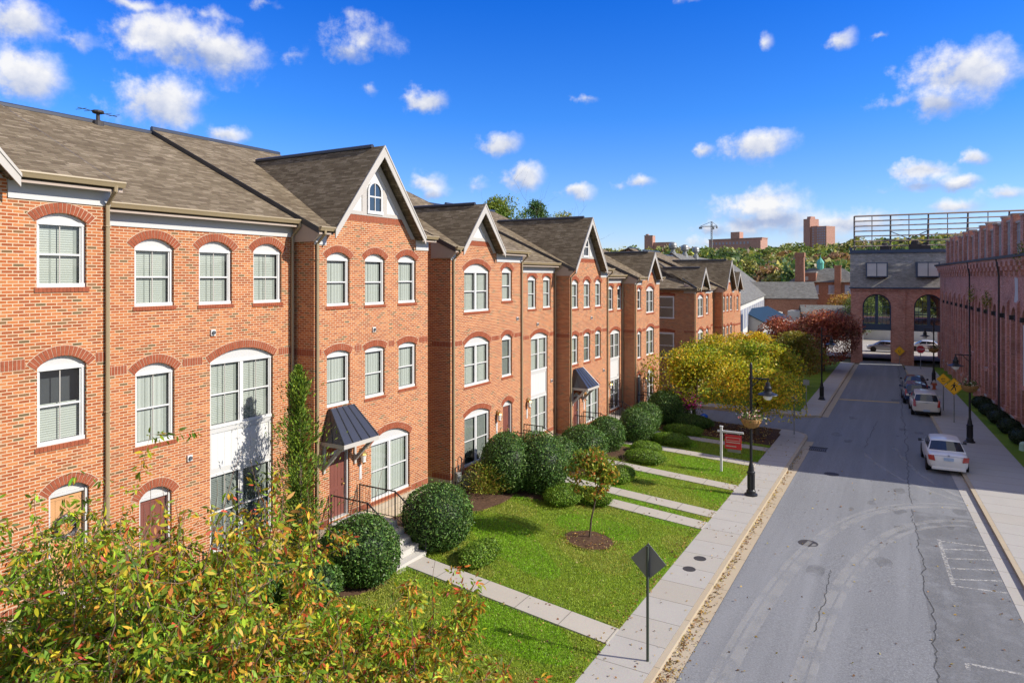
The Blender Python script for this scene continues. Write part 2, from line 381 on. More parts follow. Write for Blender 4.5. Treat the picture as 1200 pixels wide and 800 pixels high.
def branch_tree(seed, height, spread, trunk_h, trunk_r, levels=3, kids=(5, 4, 3), up=.5, curve=.15):
    """returns a branch MB and (twig points, twig directions)"""
    r = random.Random(seed); mb = MB(); tips = []
    def grow(p, d, ln, rad, lev):
        pts = [p]; rs = [rad]; k = 4
        for i in range(k):
            d = (d + Vector((r.gauss(0, curve), r.gauss(0, curve), r.gauss(0, curve) + (.06 * up)))).normalized()
            p = p + d * ln / k; pts.append(p); rs.append(rad * (1 - .75 * (i + 1) / k))
        mb.tube(pts, rs, 6 if lev < 2 else 4, cap=False)
        if lev >= 1:
            for i in range(1, k + 1):
                tips.append((pts[i], d, lev))
                tips.append(((pts[i] + pts[i - 1]) * .5, d, lev))
        if lev < levels:
            for j in range(kids[lev]):
                t = r.uniform(.35, 1) if lev else r.uniform(trunk_h / height, .95)
                i = min(int(t * k), k - 1); q = pts[i].lerp(pts[i + 1], t * k - i)
                az = r.uniform(0, 6.283) if lev else j * 2.4 + r.uniform(-.4, .4)
                e = r.uniform(.15, .9) * up + (.25 if lev == 0 else 0)
                nd = (Vector((math.cos(az), math.sin(az), e)).normalized() * (1 if lev == 0 else .8) + d * (.25 if lev == 0 else .7)).normalized()
                grow(q, nd, ln * (spread if lev == 0 else .58) * r.uniform(.75, 1.15), max(rs[i] * .55, .006), lev + 1)
    grow(Vector((0, 0, 0)), Vector((0, 0, 1)), height * .8, trunk_r, 0)
    P = np.array([t[0] for t in tips]); D = np.array([t[1] for t in tips])
    return mb, P, D
def tree(name, loc, label, cat, seed, height, crown_r, crown_h, trunk_h, trunk_r, n, size, cols, w=None, group=None, ratio=.5, mat='leaf', levels=3, spread=.5, fluff=.3, droop=.4, kids=(7, 4, 3), var=.25, squash=None):
    t = thing(name, loc, label, cat, group)
    mb, P, D = branch_tree(seed, height, spread, trunk_h, trunk_r, levels, kids)
    c = np.array([0, 0, height - crown_h / 2])
    q = (P - c) / np.array([crown_r, crown_r, crown_h / 2]); q2 = np.linalg.norm(q, axis=1)
    ok = q2 < 1.15; P = P[ok]
    # the twigs are drawn as grown; leaves gather round their points
    i = RNG.integers(0, len(P), n); pp = P[i] + RNG.normal(size=(n, 3)) * fluff
    # fill the crown's outer volume unevenly so that it reads as masses with gaps
    m = int(n * .34); dirs = RNG.normal(size=(m, 3)); dirs /= np.linalg.norm(dirs, axis=1, keepdims=True)
    lm = lumps(dirs, seed + 3, 16, .45, 9); rad = lm * RNG.uniform(.6, 1.0, m) ** .5
    pv = c + dirs * rad[:, None] * np.array([crown_r, crown_r, crown_h / 2]) * .9
    pp = np.concatenate([pp, pv]); pp = pp[pp[:, 2] > trunk_h * .75]
    q = np.linalg.norm((pp - c) / np.array([crown_r, crown_r, crown_h / 2]), axis=1); pp = pp[q < 1.2]
    col = palette(len(pp), cols, w, var)
    # colour drifts over the crown in patches, as autumn does
    ph = np.sin(pp * 1.3 + seed).sum(1); col = np.clip(col * (1 + .12 * ph[:, None] * np.array([1, .3, 0])), .004, .9)
    me = leaf_mesh('crown', pp, RNG.uniform(.65, 1.3, len(pp)) * size, col, mat, ratio, droop=droop)
    mb.build('trunk', 'bark', t, local=True, smooth=True); link(me, 'crown', t)
    return t
# ------------------------------------------------------------------ ground, street, pavements
def hg(y): return .56 - .033 * (max(6, min(y, 49)) - 20.7)          # ground along the house fronts
def lawn(x, y):
    t = min(1, max(0, (-6.45 - x) / 9.05)); return gz(y) * (1 - t) + hg(y) * t
def rk(y): return 3.13 - .0525 * (y - 25)                            # right kerb line
def rsw(y): return 5.12 - .055 * (y - 42)                            # back of right pavement
def rb(y): return 6.23 - .070 * (y - 50.95)                          # mill wall foot
RD = -.12
def mat_asphalt():
    m, nt, b, o = new_mat('asphalt'); tc = N(nt, 'TexCoord')
    n1 = noise(nt, tc.outputs['Object'], 21, 5, .9); n2 = noise(nt, tc.outputs['Object'], .22, 5); n4 = noise(nt, tc.outputs['Object'], 70, 2)
    mp = N(nt, 'Mapping'); mp.inputs['Scale'].default_value = (1.6, .06, 1); L(nt, tc.outputs['Object'], mp.inputs[0]); n3 = noise(nt, mp.outputs[0], 1.2, 4)
    rp = ramp(nt, [(.34, (.105, .105, .106)), (.5, (.2, .198, .194)), (.66, (.33, .327, .32))]); L(nt, n1.outputs[0], rp.inputs[0])
    c = mixc(nt, math_n(nt, 'MULTIPLY', n2.outputs[0], .6), rp.outputs[0], (.15, .15, .153))
    f = N(nt, 'MapRange'); f.inputs[1].default_value = .45; f.inputs[2].default_value = .75; f.inputs[4].default_value = .45; L(nt, n3.outputs[0], f.inputs[0])
    c = mixc(nt, f.outputs[0], c, (.27, .268, .262)); c = mixc(nt, .5, c, n4.outputs[1], 'OVERLAY')
    bw = N(nt, 'RGBToBW'); L(nt, c, bw.inputs[0]); c = mixc(nt, .85, c, bw.outputs[0]); c = mixc(nt, 1.0, c, (.95, .985, 1.04), 'MULTIPLY')
    L(nt, c, b.inputs['Base Color']); b.inputs['Roughness'].default_value = .85; b.inputs['Specular IOR Level'].default_value = .25
    bump(nt, b, n1.outputs[0], .35, .01); return m
M['asphalt'] = mat_asphalt()
def mat_slabs(name, col, step, axis=1, tint=(.36, .31, .23)):
    m, nt, b, o = new_mat(name); tc = N(nt, 'TexCoord'); sp = N(nt, 'SeparateXYZ'); L(nt, tc.outputs['Object'], sp.inputs[0])
    w = math_n(nt, 'PINGPONG', sp.outputs[axis], step / 2); j = math_n(nt, 'LESS_THAN', w, .012)
    fl = math_n(nt, 'FLOOR', math_n(nt, 'DIVIDE', math_n(nt, 'ADD', sp.outputs[axis], 0), step)); wn = N(nt, 'TexWhiteNoise', noise_dimensions='1D'); L(nt, fl, wn.inputs['W'])
    n = noise(nt, tc.outputs['Object'], 1.5, 5); n2 = noise(nt, tc.outputs['Object'], 40, 3)
    c = mixc(nt, math_n(nt, 'MULTIPLY', n.outputs[0], .45), col, tuple(x * .7 for x in col))
    c = mixc(nt, math_n(nt, 'MULTIPLY', math_n(nt, 'POWER', wn.outputs[0], 4), .55), c, tint)
    c = mixc(nt, .3, c, n2.outputs[1], 'OVERLAY'); bw = N(nt, 'RGBToBW'); L(nt, c, bw.inputs[0]); c = mixc(nt, .25, c, bw.outputs[0])
    c = mixc(nt, math_n(nt, 'MULTIPLY', j, .75), c, (.1, .09, .075))
    L(nt, c, b.inputs['Base Color']); b.inputs['Roughness'].default_value = .9; b.inputs['Specular IOR Level'].default_value = .2
    bump(nt, b, n2.outputs[0], .2, .01); return m
M['slabs'] = mat_slabs('pavement_slabs', (.4, .378, .34), 1.27)
M['slabs_x'] = mat_slabs('walk_slabs', (.41, .37, .305), 1.3, 0)
M['kerb'] = mat_slabs('kerb_concrete', (.44, .345, .21), 2.6, 1, (.42, .36, .26))
def mat_lawn():
    m, nt, b, o = new_mat('lawn'); tc = N(nt, 'TexCoord')
    n = noise(nt, tc.outputs['Object'], .8, 4); n2 = noise(nt, tc.outputs['Object'], 30, 4, .7)
    rp = ramp(nt, [(.3, (.11, .2, .014)), (.5, (.17, .29, .022)), (.7, (.28, .33, .045))]); L(nt, n.outputs[0], rp.inputs[0])
    rq = ramp(nt, [(.25, (.04, .06, .015)), (.6, (.12, .18, .03)), (.8, (.25, .25, .08))]); L(nt, n2.outputs[0], rq.inputs[0])
    c = mixc(nt, .5, rp.outputs[0], rq.outputs[0]); L(nt, c, b.inputs['Base Color']); b.inputs['Roughness'].default_value = .9; b.inputs['Specular IOR Level'].default_value = .1
    bump(nt, b, n2.outputs[0], .8, .04); return m
M['lawn'] = mat_lawn()
def mat_terrain():
    m, nt, b, o = new_mat('terrain'); tc = N(nt, 'TexCoord')
    n = noise(nt, tc.outputs['Object'], .05, 6); n2 = noise(nt, tc.outputs['Object'], 1.5, 4)
    rp = ramp(nt, [(.3, (.035, .06, .015)), (.55, (.07, .085, .03)), (.75, (.16, .13, .08))]); L(nt, n.outputs[0], rp.inputs[0])
    c = mixc(nt, .4, rp.outputs[0], n2.outputs[1], 'OVERLAY'); L(nt, c, b.inputs['Base Color']); b.inputs['Roughness'].default_value = .95
    return m
M['terrain'] = mat_terrain()

def strip(name, xa, xb, y0, y1, off, mat, step=2.0, kind='structure', zf=None, th=0):
    mb = MB(); n = max(1, int((y1 - y0) / step)); xa_ = xa if callable(xa) else (lambda y: xa); xb_ = xb if callable(xb) else (lambda y: xb)
    zf = zf or (lambda x, y: gz(y))
    for i in range(n):
        a = y0 + (y1 - y0) * i / n; c = y0 + (y1 - y0) * (i + 1) / n
        P = [(xa_(a), a), (xb_(a), a), (xb_(c), c), (xa_(c), c)]
        top = [(x, y, zf(x, y) + off) for x, y in P]
        if th: mb.hexa([(x, y, z - th) for x, y, z in top] + top)
        else: mb.poly(top)
    o = mb.build(name, mat); 
    if kind: o['kind'] = kind
    return o

def hill_z(x, y):
    """the wooded hill beyond the mill, and the ground falling to the valley before it"""
    if y < 140 and x > -60: return gz(y) - .35
    base = gz(min(y, 140)) - .35
    d = math.hypot(x, y)
    t = min(1, max(0, (y - 210) / 330)); t = t * t * (3 - 2 * t)
    h = 23 + 5 * math.sin(x * .011 + 1) + 3 * math.sin(x * .027) - 6 * min(1, max(0, (x + 30) / 160))
    z = base - .0 + t * h
    if x < -34 and y < 230:
        s = min(1, (-34 - x) / 50); z = max(z, base + s * 1.2)
    return z
mb = MB(); xs = [-2500, -1200, -700, -450, -300, -200, -140, -100, -70, -50, -34, -20, -8, 4, 15, 30, 50, 80, 120, 180, 260, 400, 700, 1200, 2500]
ys = [-400, -100, -40, 0, 20, 40, 60, 80, 100, 120, 140, 170, 210, 240, 270, 300, 330, 360, 400, 440, 480, 540, 700, 1000, 1800, 4000]
idx = {}
for j, y in enumerate(ys):
    for i, x in enumerate(xs):
        idx[i, j] = len(mb.v); mb.v.append((x, y, hill_z(x, y)))
for j in range(len(ys) - 1):
    for i in range(len(xs) - 1):
        mb.f.append([idx[i, j], idx[i + 1, j], idx[i + 1, j + 1], idx[i, j + 1]]); mb.m.append(0)
mb.build('ground', 'terrain', smooth=True)['kind'] = 'structure'

strip('road', -4.55, lambda y: rk(y) + .02, -12, 93, RD, 'asphalt')
strip('road', lambda y: -75, -4.55, 45.7, 50.3, RD - .004, 'asphalt', 5)        # side street
strip('road', -8.2, -4.552, 42.6, 53.6, RD - .008, 'asphalt'); strip('gutter_pan', -4.98, -4.552, -12, 43.0, RD + .012, 'kerb', kind='structure')
strip('gutter_pan', -4.98, -4.552, 51.5, 88, RD + .012, 'kerb')
strip('kerb', -5.12, -4.97, -12, 43.6, .0, 'kerb', th=.3); strip('kerb', -5.12, -4.97, 51.2, 88, 0, 'kerb', th=.3)
strip('pavement', -6.45, -5.125, -12, 44.6, .002, 'slabs', th=.2)
strip('pavement', -6.45, -5.125, 51.2, 88, .002, 'slabs', th=.2)
strip('kerb', lambda y: rk(y), lambda y: rk(y) + .16, -12, 84, .0, 'kerb', th=.3)
strip('gutter_pan', lambda y: rk(y) - .45, lambda y: rk(y) - .002, -12, 42, RD + .008, 'slabs')
strip('pavement', lambda y: rk(y) + .165, rsw, -12, 88, .002, 'slabs', th=.2)
strip('verge', lambda y: rsw(y) + .002, lambda y: rb(y) + 1.5, 38, 88, .0, 'lawn', th=.2)
strip('pavement', lambda y: rsw(y) + .004, lambda y: 60, -12, 38, -.01, 'slabs', 5, th=.2)
# rounded corner pieces of the junction
def corner(cx, cy, r, a0, a1, name='kerb'):
    mb = MB(); n = 8
    for i in range(n):
        t0 = a0 + (a1 - a0) * i / n; t1 = a0 + (a1 - a0) * (i + 1) / n
        P = [(cx + (r - .15) * math.cos(t0), cy + (r - .15) * math.sin(t0)), (cx + r * math.cos(t0), cy + r * math.sin(t0)), (cx + r * math.cos(t1), cy + r * math.sin(t1)), (cx + (r - .15) * math.cos(t1), cy + (r - .15) * math.sin(t1))]
        mb.hexa([(x, y, gz(y) - .3) for x, y in P] + [(x, y, gz(y) + .003) for x, y in P])
        mb.mat(1).prism([(cx, cy, gz(cy) - .2), (P[0][0], P[0][1], gz(cy) - .2), (P[3][0], P[3][1], gz(cy) - .2)], (0, 0, .2), 1); mb.mat(0)
    mb.build(name, ['kerb', 'slabs'])['kind'] = 'structure'
corner(-6.62, 43.62, 1.66, 0, math.pi / 2); corner(-6.6, 52.2, 1.62, -math.pi / 2, 0)
strip('pavement', -60, -6.6, 51.0, 52.3, .004, 'slabs_x', 6, th=.2)
strip('kerb', -60, -6.6, 50.75, 50.99, .0, 'kerb', 6, th=.3); strip('kerb', -60, -6.6, 45.1, 45.3, .0, 'kerb', 6, th=.3)
# lawn before the houses, beds, walks
strip('front_lawn', -17.6, -6.455, -6, 40.3, .0, 'lawn', .6, zf=lambda x, y: lawn(x, y))
strip('mulch_bed', -17.6, -6.455, 40.3, 45.1, .0, 'mulch', .6, zf=lambda x, y: lawn(x, y))
strip('far_lawn', -16, -6.455, 52.3, 88, .0, 'lawn', 3, zf=lambda x, y: gz(y))
WALKS = [10.3, 16.38, 25.6, 27.05, 31.05, 35.6, 39.15]
for y in WALKS: strip('front_walk', -13.4, -6.452, y - .42, y + .42, .025, 'slabs_x', .84, zf=lawn, th=.1)
def bed(cx, cy, rx, ry, seed):
    mb = MB(); r = random.Random(seed); P = []
    for k in range(22):
        t = 2 * math.pi * k / 22; q = 1 + r.uniform(-.08, .08); x, y = cx + rx * q * math.cos(t), cy + ry * q * math.sin(t); P.append((x, y, lawn(x, y) + .012))
    c = (cx, cy, lawn(cx, cy) + .1)
    for k in range(22): mb.poly([P[k], P[(k + 1) % 22], c])
    mb.build('mulch_bed', 'mulch', smooth=True)['kind'] = 'structure'
bed(-9.35, 21.55, .85, .8, 1); bed(-14.2, 17.8, 1.5, 1.7, 2); bed(-14.6, 22.6, 1.25, 2.4, 3); bed(-13.1, 25.0, 1.7, 1.3, 4); bed(-14.0, 14.3, 1.5, 1.5, 5)
for k, y in enumerate((29.3, 33.2, 37.4)): bed(-13.6, y, 2.0, 1.6, 6 + k)
# driveway swirl marks and paint
def mat_mark(name, col, thr, scale=6, alpha=.8):
    m, nt, b, o = new_mat(name); tc = N(nt, 'TexCoord'); n = noise(nt, tc.outputs['Object'], scale, 4, .7)
    f = N(nt, 'MapRange'); f.inputs[1].default_value = thr; f.inputs[2].default_value = thr + .2; f.inputs[4].default_value = alpha; L(nt, n.outputs[0], f.inputs[0])
    b.inputs['Base Color'].default_value = (*col, 1); b.inputs['Roughness'].default_value = .85
    t = N(nt, 'BsdfTransparent'); mx = N(nt, 'MixShader'); L(nt, f.outputs[0], mx.inputs[0]); L(nt, t.outputs[0], mx.inputs[1]); L(nt, b.outputs[0], mx.inputs[2]); L(nt, mx.outputs[0], o.inputs[0]); return m
M['dust'] = mat_mark('tyre_dust', (.42, .42, .41), .34, 1.2, .36); M['paint'] = mat_mark('worn_paint', (.52, .51, .48), .4, 12, .7)
M['ypaint'] = mat_mark('worn_yellow_paint', (.6, .42, .14), .25, 7, .9); M['crackm'] = mat_mark('crack_fill', (.05, .05, .05), .3, 8, .62)
def ribbon(name, pts, w, mat, off):
    mb = MB(); pts = [Vector((x, y, 0)) for x, y in pts]
    sd = []
    for i, p in enumerate(pts):
        d = (pts[min(i + 1, len(pts) - 1)] - pts[max(i - 1, 0)]).normalized(); s = Vector((-d.y, d.x, 0)) * w / 2; sd.append((p - s, p + s))
    for i in range(len(pts) - 1):
        P = [sd[i][0], sd[i][1], sd[i + 1][1], sd[i + 1][0]]; mb.poly([(p.x, p.y, gz(p.y) + RD + off) for p in P])
    o = mb.build(name, mat); o['kind'] = 'structure'; return o
def arc_pts(p0, c, p1, n=18): return [((1 - t) ** 2 * p0[0] + 2 * t * (1 - t) * c[0] + t * t * p1[0], (1 - t) ** 2 * p0[1] + 2 * t * (1 - t) * c[1] + t * t * p1[1]) for t in [i / n for i in range(n + 1)]]
for k, (a, c, b2, w) in enumerate([((-2.2, 15), (-2.1, 31.5), (2.7, 31.8), .28), ((-3.6, 15), (-3.4, 33.5), (2.7, 33.4), .3), ((-1.9, 16), (-1.7, 30.8), (2.7, 31.2), .18), ((2.4, 34.2), (-.5, 36), (-2.0, 42), .25), ((2.4, 34.9), (.6, 36.5), (-.5, 44), .22), ((-3.9, 15), (-3.7, 33.8), (2.7, 33.9), .16)]):
    ribbon('tyre_mark', arc_pts(a, c, b2), w, 'dust', .004 + .0006 * k)
def line(a, b, w=.1, mat='paint', off=.006): ribbon('road_marking', [a, b], w, mat, off)
hm = [(1.06, 28.9), (1.29, 24.7)]
line(hm[0], hm[1], .12)
for t in (0, .2, .42, .64, .86): y = 28.85 - 4.1 * t; line((1.12 + .2 * t, y - .12), (rk(y) - .5, y + .5 - (.45 if t == 0 else 0)), .1)
line((1.3, 24.65), (rk(24.5) - .45, 24.9), .09); line((1.32, 19.75), (2.7, 19.9), .1); line((1.3, 19.75), (1.32, 19.45), .1)
ribbon('road_marking', [(-4.5, 60.2), (-.35, 60.9)], .35, 'ypaint', .006)
for k in range(9): line((-3.9 + k * .46, 88.2 + k * .14), (-3.65 + k * .46, 88.3 + k * .14), .35)
line((.2, 68.2), (1.1, 68.2), .1); line((.2, 68.2), (.2, 70.6), .1)
r = random.Random(3)
def crack(y0, y1, x0, x1, w):
    pts = []; n = int(abs(y1 - y0) / .18); x = 0
    for i in range(n + 1): x = x * .8 + r.uniform(-.06, .06); t = i / n; pts.append((x0 + (x1 - x0) * t + x, y0 + (y1 - y0) * t))
    ribbon('road_crack', pts, w, 'crackm', .007)
crack(32.2, 9, .28, .95, .034); crack(33, 88, .25, -.6, .035); crack(24, 19.5, -2.1, -2.05, .03); crack(52, 43, -1.6, -1.9, .03)
M['patch'] = mat_mark('asphalt_patch', (.12, .12, .122), .34, 1.1, .24)
pm = MB()
for k in range(12): a, c = 9 + k * 1.92, 9 + (k + 1) * 1.92; q = lambda y: .95 - .67 * (y - 9) / 23.2; pm.poly([(q(a), a, gz(a) + RD + .0035), (rk(a) - .47, a, gz(a) + RD + .0035), (rk(c) - .47, c, gz(c) + RD + .0035), (q(c), c, gz(c) + RD + .0035)])
pm.build('road_patch', 'patch')['kind'] = 'structure'
r2 = random.Random(21)
for k in range(26):
    x, y, s = r2.uniform(-3.9, 2.2), 10 + 60 * r2.random() ** 1.5, r2.uniform(.08, .4); om = MB(); P = [(x + s * r2.uniform(.6, 1.1) * math.cos(a), y + 1.8 * s * r2.uniform(.6, 1.1) * math.sin(a)) for a in [i * .6283 for i in range(10)]]; om.poly([(px, py, gz(py) + RD + .0028) for px, py in P]); om.build('oil_stain', 'patch')['kind'] = 'structure'
def cover(x, y, rr, off):
    mb = MB(); z = gz(y) + off; mb.lathe([(rr, z - .02), (rr, z + .006), (rr * .86, z + .009), (rr * .82, z + .004), (.01, z + .004)], (x, y, 0), 20)
    return mb
for (x, y, rr, off, lab) in [(-2.95, 26.1, .33, RD, 'round iron manhole cover in the sunlit road below the parked white saloon'), (-3.05, 36.2, .34, RD, 'iron manhole cover at the edge of the mill shadow on the road'),
                     (-5.9, 21.5, .2, .002, 'round iron cover in the left pavement, nearest of two'), (-5.82, 22.5, .2, .002, 'round iron cover in the left pavement, just past the nearer one')]:
    tag(cover(x, y, rr, off).build('manhole_cover', 'iron'), lab, 'manhole cover', 'iron covers in road and pavement')
mb = MB(); 
for k in range(9): mb.box(-4.6 + k * .1, -4.54 + k * .1, 40.9, 41.7, gz(41) + RD - .02, gz(41) + RD + .02)
mb.box(-4.66, -3.7, 40.84, 40.9, gz(41) + RD - .02, gz(41) + RD + .022); mb.box(-4.66, -3.7, 41.7, 41.76, gz(41) + RD - .02, gz(41) + RD + .022)
tag(mb.build('drain_grate', 'iron'), 'rusty iron drain grate in the gutter at the street corner', 'drain grate')

# ------------------------------------------------------------------ the terrace
def arc_top(y0, y1, zr, za, n=10, out=0.0):
    """points of the segmental arch from (y0,zr) up to za and down to (y1,zr), offset outwards"""
    w = (y1 - y0) / 2; h = max(za - zr, .02); rad = (w * w + h * h) / (2 * h); cy, cz = (y0 + y1) / 2, za - rad
    a = math.asin(min(1, w / rad)); return [(cy + (rad + out) * math.sin(-a + 2 * a * i / n), cz + (rad + out) * math.cos(-a + 2 * a * i / n)) for i in range(n + 1)], (cy, cz, rad, a)
def fill_wall(mb, outline, holes, to3, mi=0):
    """triangulate a wall outline with openings cut out of it; to3 maps (u,v) to space"""
    pts = []; edges = []
    for loop in [outline] + holes:
        b = len(pts); pts += [Vector(p) for p in loop]; edges += [(b + i, b + (i + 1) % len(loop)) for i in range(len(loop))]
    v2, e2, f2, *_ = delaunay_2d_cdt(pts, edges, [], 0, 1e-5)
    def inside(p, poly):
        c = False; j = len(poly) - 1
        for i in range(len(poly)):
            (xi, yi), (xj, yj) = poly[i], poly[j]
            if (yi > p[1]) != (yj > p[1]) and p[0] < (xj - xi) * (p[1] - yi) / (yj - yi) + xi: c = not c
            j = i
        return c
    base = len(mb.v); mb.v += [tuple(to3(p[0], p[1])) for p in v2]
    for f in f2:
        c = sum((v2[i] for i in f), Vector((0, 0))) / len(f)
        if inside(c, outline) and not any(inside(c, h) for h in holes): mb.f.append([base + i for i in f]); mb.m.append(mi)
def reveal(mb, loop, to3, to3b, mi=0):
    for i in range(len(loop)):
        a, b = loop[i], loop[(i + 1) % len(loop)]; mb.poly([to3(*a), to3(*b), to3b(*b), to3b(*a)], mi)
def arch_bricks(mb, X, y0, y1, zr, za, depth=.215):
    P, (cy, cz, rad, a) = arc_top(y0, y1, zr, za); n = max(7, int(2 * a * (rad + depth / 2) / .073)); ext = .045 / rad
    for k in range(n):
        t0 = -a - ext + 2 * (a + ext) * k / n; t1 = -a - ext + 2 * (a + ext) * (k + 1) / n; g = .0055
        t0 += g / (rad + .1); t1 -= g / (rad + .1); x1 = X + .012 + random.uniform(-.003, .003)
        q = [(cy + rr * math.sin(t), cz + rr * math.cos(t)) for rr, t in ((rad + .004, t0), (rad + depth, t0), (rad + depth, t1), (rad + .004, t1))]
        mb.prism([(X - .03, y, z) for y, z in q], (x1 - X + .03, 0, 0), 0)
    m = 12
    for k in range(m):
        t0 = -a - ext * 1.2 + 2 * (a + ext * 1.2) * k / m; t1 = -a - ext * 1.2 + 2 * (a + ext * 1.2) * (k + 1) / m
        q = [(cy + rr * math.sin(t), cz + rr * math.cos(t)) for rr, t in ((rad + .012, t0), (rad + depth + .014, t0), (rad + depth + .014, t1), (rad + .012, t1))]
        mb.poly([(X + .005, y, z) for y, z in q][::-1], 1)
def window(par, X, w, name='window'):
    """a framed window (or a tall window group) in an opening of a front wall that faces +X"""
    y0, y1, zs, zr, za = w['y0'], w['y1'], E(w['zs']), E(w['zr']), E(w['za']); mb = MB(); xf, xb = X - .075, X - .135
    P, _ = arc_top(y0, y1, zr, za)
    mb.prism([(xb, y, z) for y, z in [(y0, zr - .005)] + P[1:-1] + [(y1, zr - .005)]], (.045, 0, 0), 1)
    A, _ = arc_top(y0, y1, zr, za, 10, -.05)
    for i in range(10):                                     # white casing under the arch
        q = [P[i], P[i + 1], A[i + 1], A[i]]; mb.prism([(xb, y, z) for y, z in q], (.062, 0, 0), 0)
    parts = [(zs, zr)]; hp = w.get('tall')
    if hp: parts = [(zs, E(hp[0])), (E(hp[1]), zr)]
    fw = .065; panes = []
    for zb, zt in parts:
        mb.box(xb, xf, y0, y0 + fw, zb, zt); mb.box(xb, xf, y1 - fw, y1, zb, zt)
        mb.box(xb, xf + .012, y0, y1, zt - .075, zt + .002); mb.box(xb, xf + .03, y0 - .01, y1 + .01, zb, zb + .085)
        cols = [(y0 + fw, y1 - fw)]
        if w.get('double'):
            c = (y0 + y1) / 2; mb.box(xb, xf, c - .05, c + .05, zb + .085, zt - .075); cols = [(y0 + fw, c - .05), (c + .05, y1 - fw)]
        zm = (zb + zt) / 2
        for a, c in cols:
            mb.box(xb + .005, xf - .022, a, c, zm - .02, zm + .02, 0); q = .03
            mb.box(xb + .01, xf - .025, a, a + q, zb + .085, zt - .075); mb.box(xb + .01, xf - .025, c - q, c, zb + .085, zt - .075)
            if w.get('grid'): m_ = (a + c) / 2; mb.box(xb + .012, xf - .03, m_ - .01, m_ + .01, zb + .085, zt - .075, 2)
            panes.append((a, c, zb + .085, zt - .075))
    if hp: mb.box(xb, xf - .022, y0 + .001, y0 + .05, E(hp[0]) - .1, E(hp[1]) + .1); mb.box(xb, xf - .022, y1 - .05, y1 - .001, E(hp[0]) - .1, E(hp[1]) + .1)
    fr = mb.build(name, ['white', 'panel', 'trim'], par)
    if hp:
        mp = MB(); z0, z1 = E(hp[0]), E(hp[1]); mp.box(xb, xf - .02, y0, y1, z0, z1)
        mp.box(xf - .02, xf + .005, y0, y1, z0 + .003, z0 + .14, 1); mp.box(xf - .02, xf + .005, y0, y1, z1 - .14, z1 - .003, 1); mp.box(xf - .02, xf + .004, y0, y0 + .1, z0 + .14, z1 - .14, 1); mp.box(xf - .02, xf + .004, y1 - .1, y1, z0 + .14, z1 - .14, 1)
        for k in range(1, 9): yy = y0 + .1 + (y1 - y0 - .2) * k / 9; mp.box(xf - .021, xf - .017, yy - .006, yy + .006, z0 + .14, z1 - .14, 1)
        mp.build('spandrel_panel', ['white', 'panel'], fr)
    for i, (a, c, zb, zt) in enumerate(panes):
        g = MB(); bl = MB()
        g.poly([(xb + .02, a, zb), (xb + .02, c, zb), (xb + .02, c, zt), (xb + .02, a, zt)])
        bt = zt; bb = zb; o = w.get('open', 0)
        if o > 0: bt = zt - (zt - zb) * o            # upper sash bare
        if o < 0: bb = zb - (zt - zb) * o            # blind half raised
        low = w.get('low_bare') and i < len(panes) / (2 if hp else 1)
        bl.poly([(xb - .05, a, bb), (xb - .05, c, bb), (xb - .05, c, bt), (xb - .05, a, bt)], 3 if low else 0)
        bl.poly([(xb - .22, a - .3, zb - .2), (xb - .22, c + .3, zb - .2), (xb - .22, c + .3, zt + .2), (xb - .22, a - .3, zt + .2)], 1)
        if w.get('gap', 1) and c - a > .5 and not o:   # drawn edge of a curtain
            s = w.get('slit', .3); y_ = a + (c - a) * s; bl.poly([(xb - .045, y_, bb), (xb - .045, y_ + .035, bb), (xb - .045, y_ + .035, bt), (xb - .045, y_, bt)], 2)
            bl.poly([(xb - .045, c - (c - a) * .14, bb), (xb - .045, c, bb), (xb - .045, c, bt), (xb - .045, c - (c - a) * .14, bt)], 2)
        g.build('pane', 'glass', fr); bl.build('blind', [w.get('blind', 'blind'), 'dark', 'blindgap', 'shade'], fr)
    lt = MB(); arch_bricks(lt, X, y0, y1, zr, za); lt.build('lintel', ['lintel', 'mortar'], fr)
    if not w.get('nosill'):
        sl = MB(); n = max(4, int((y1 - y0 + .1) / .075)); 
        for k in range(n): a = y0 - .05 + (y1 - y0 + .1) * k / n; b = y0 - .05 + (y1 - y0 + .1) * (k + 1) / n; sl.box(X - .08, X + .028, a + .003, b - .003, zs - .1, zs - .004)
        sl.box(X - .08, X + .02, y0 - .05, y1 + .05, zs - .098, zs - .008, 1); sl.build('sill', ['lintel', 'mortar'], fr)
    return fr
def opening(w): P, _ = arc_top(w['y0'], w['y1'], E(w['zr']), E(w['za'])); return [(w['y0'], E(w['zs']))] + [(w['y1'], E(w['zs']))] + P[::-1]
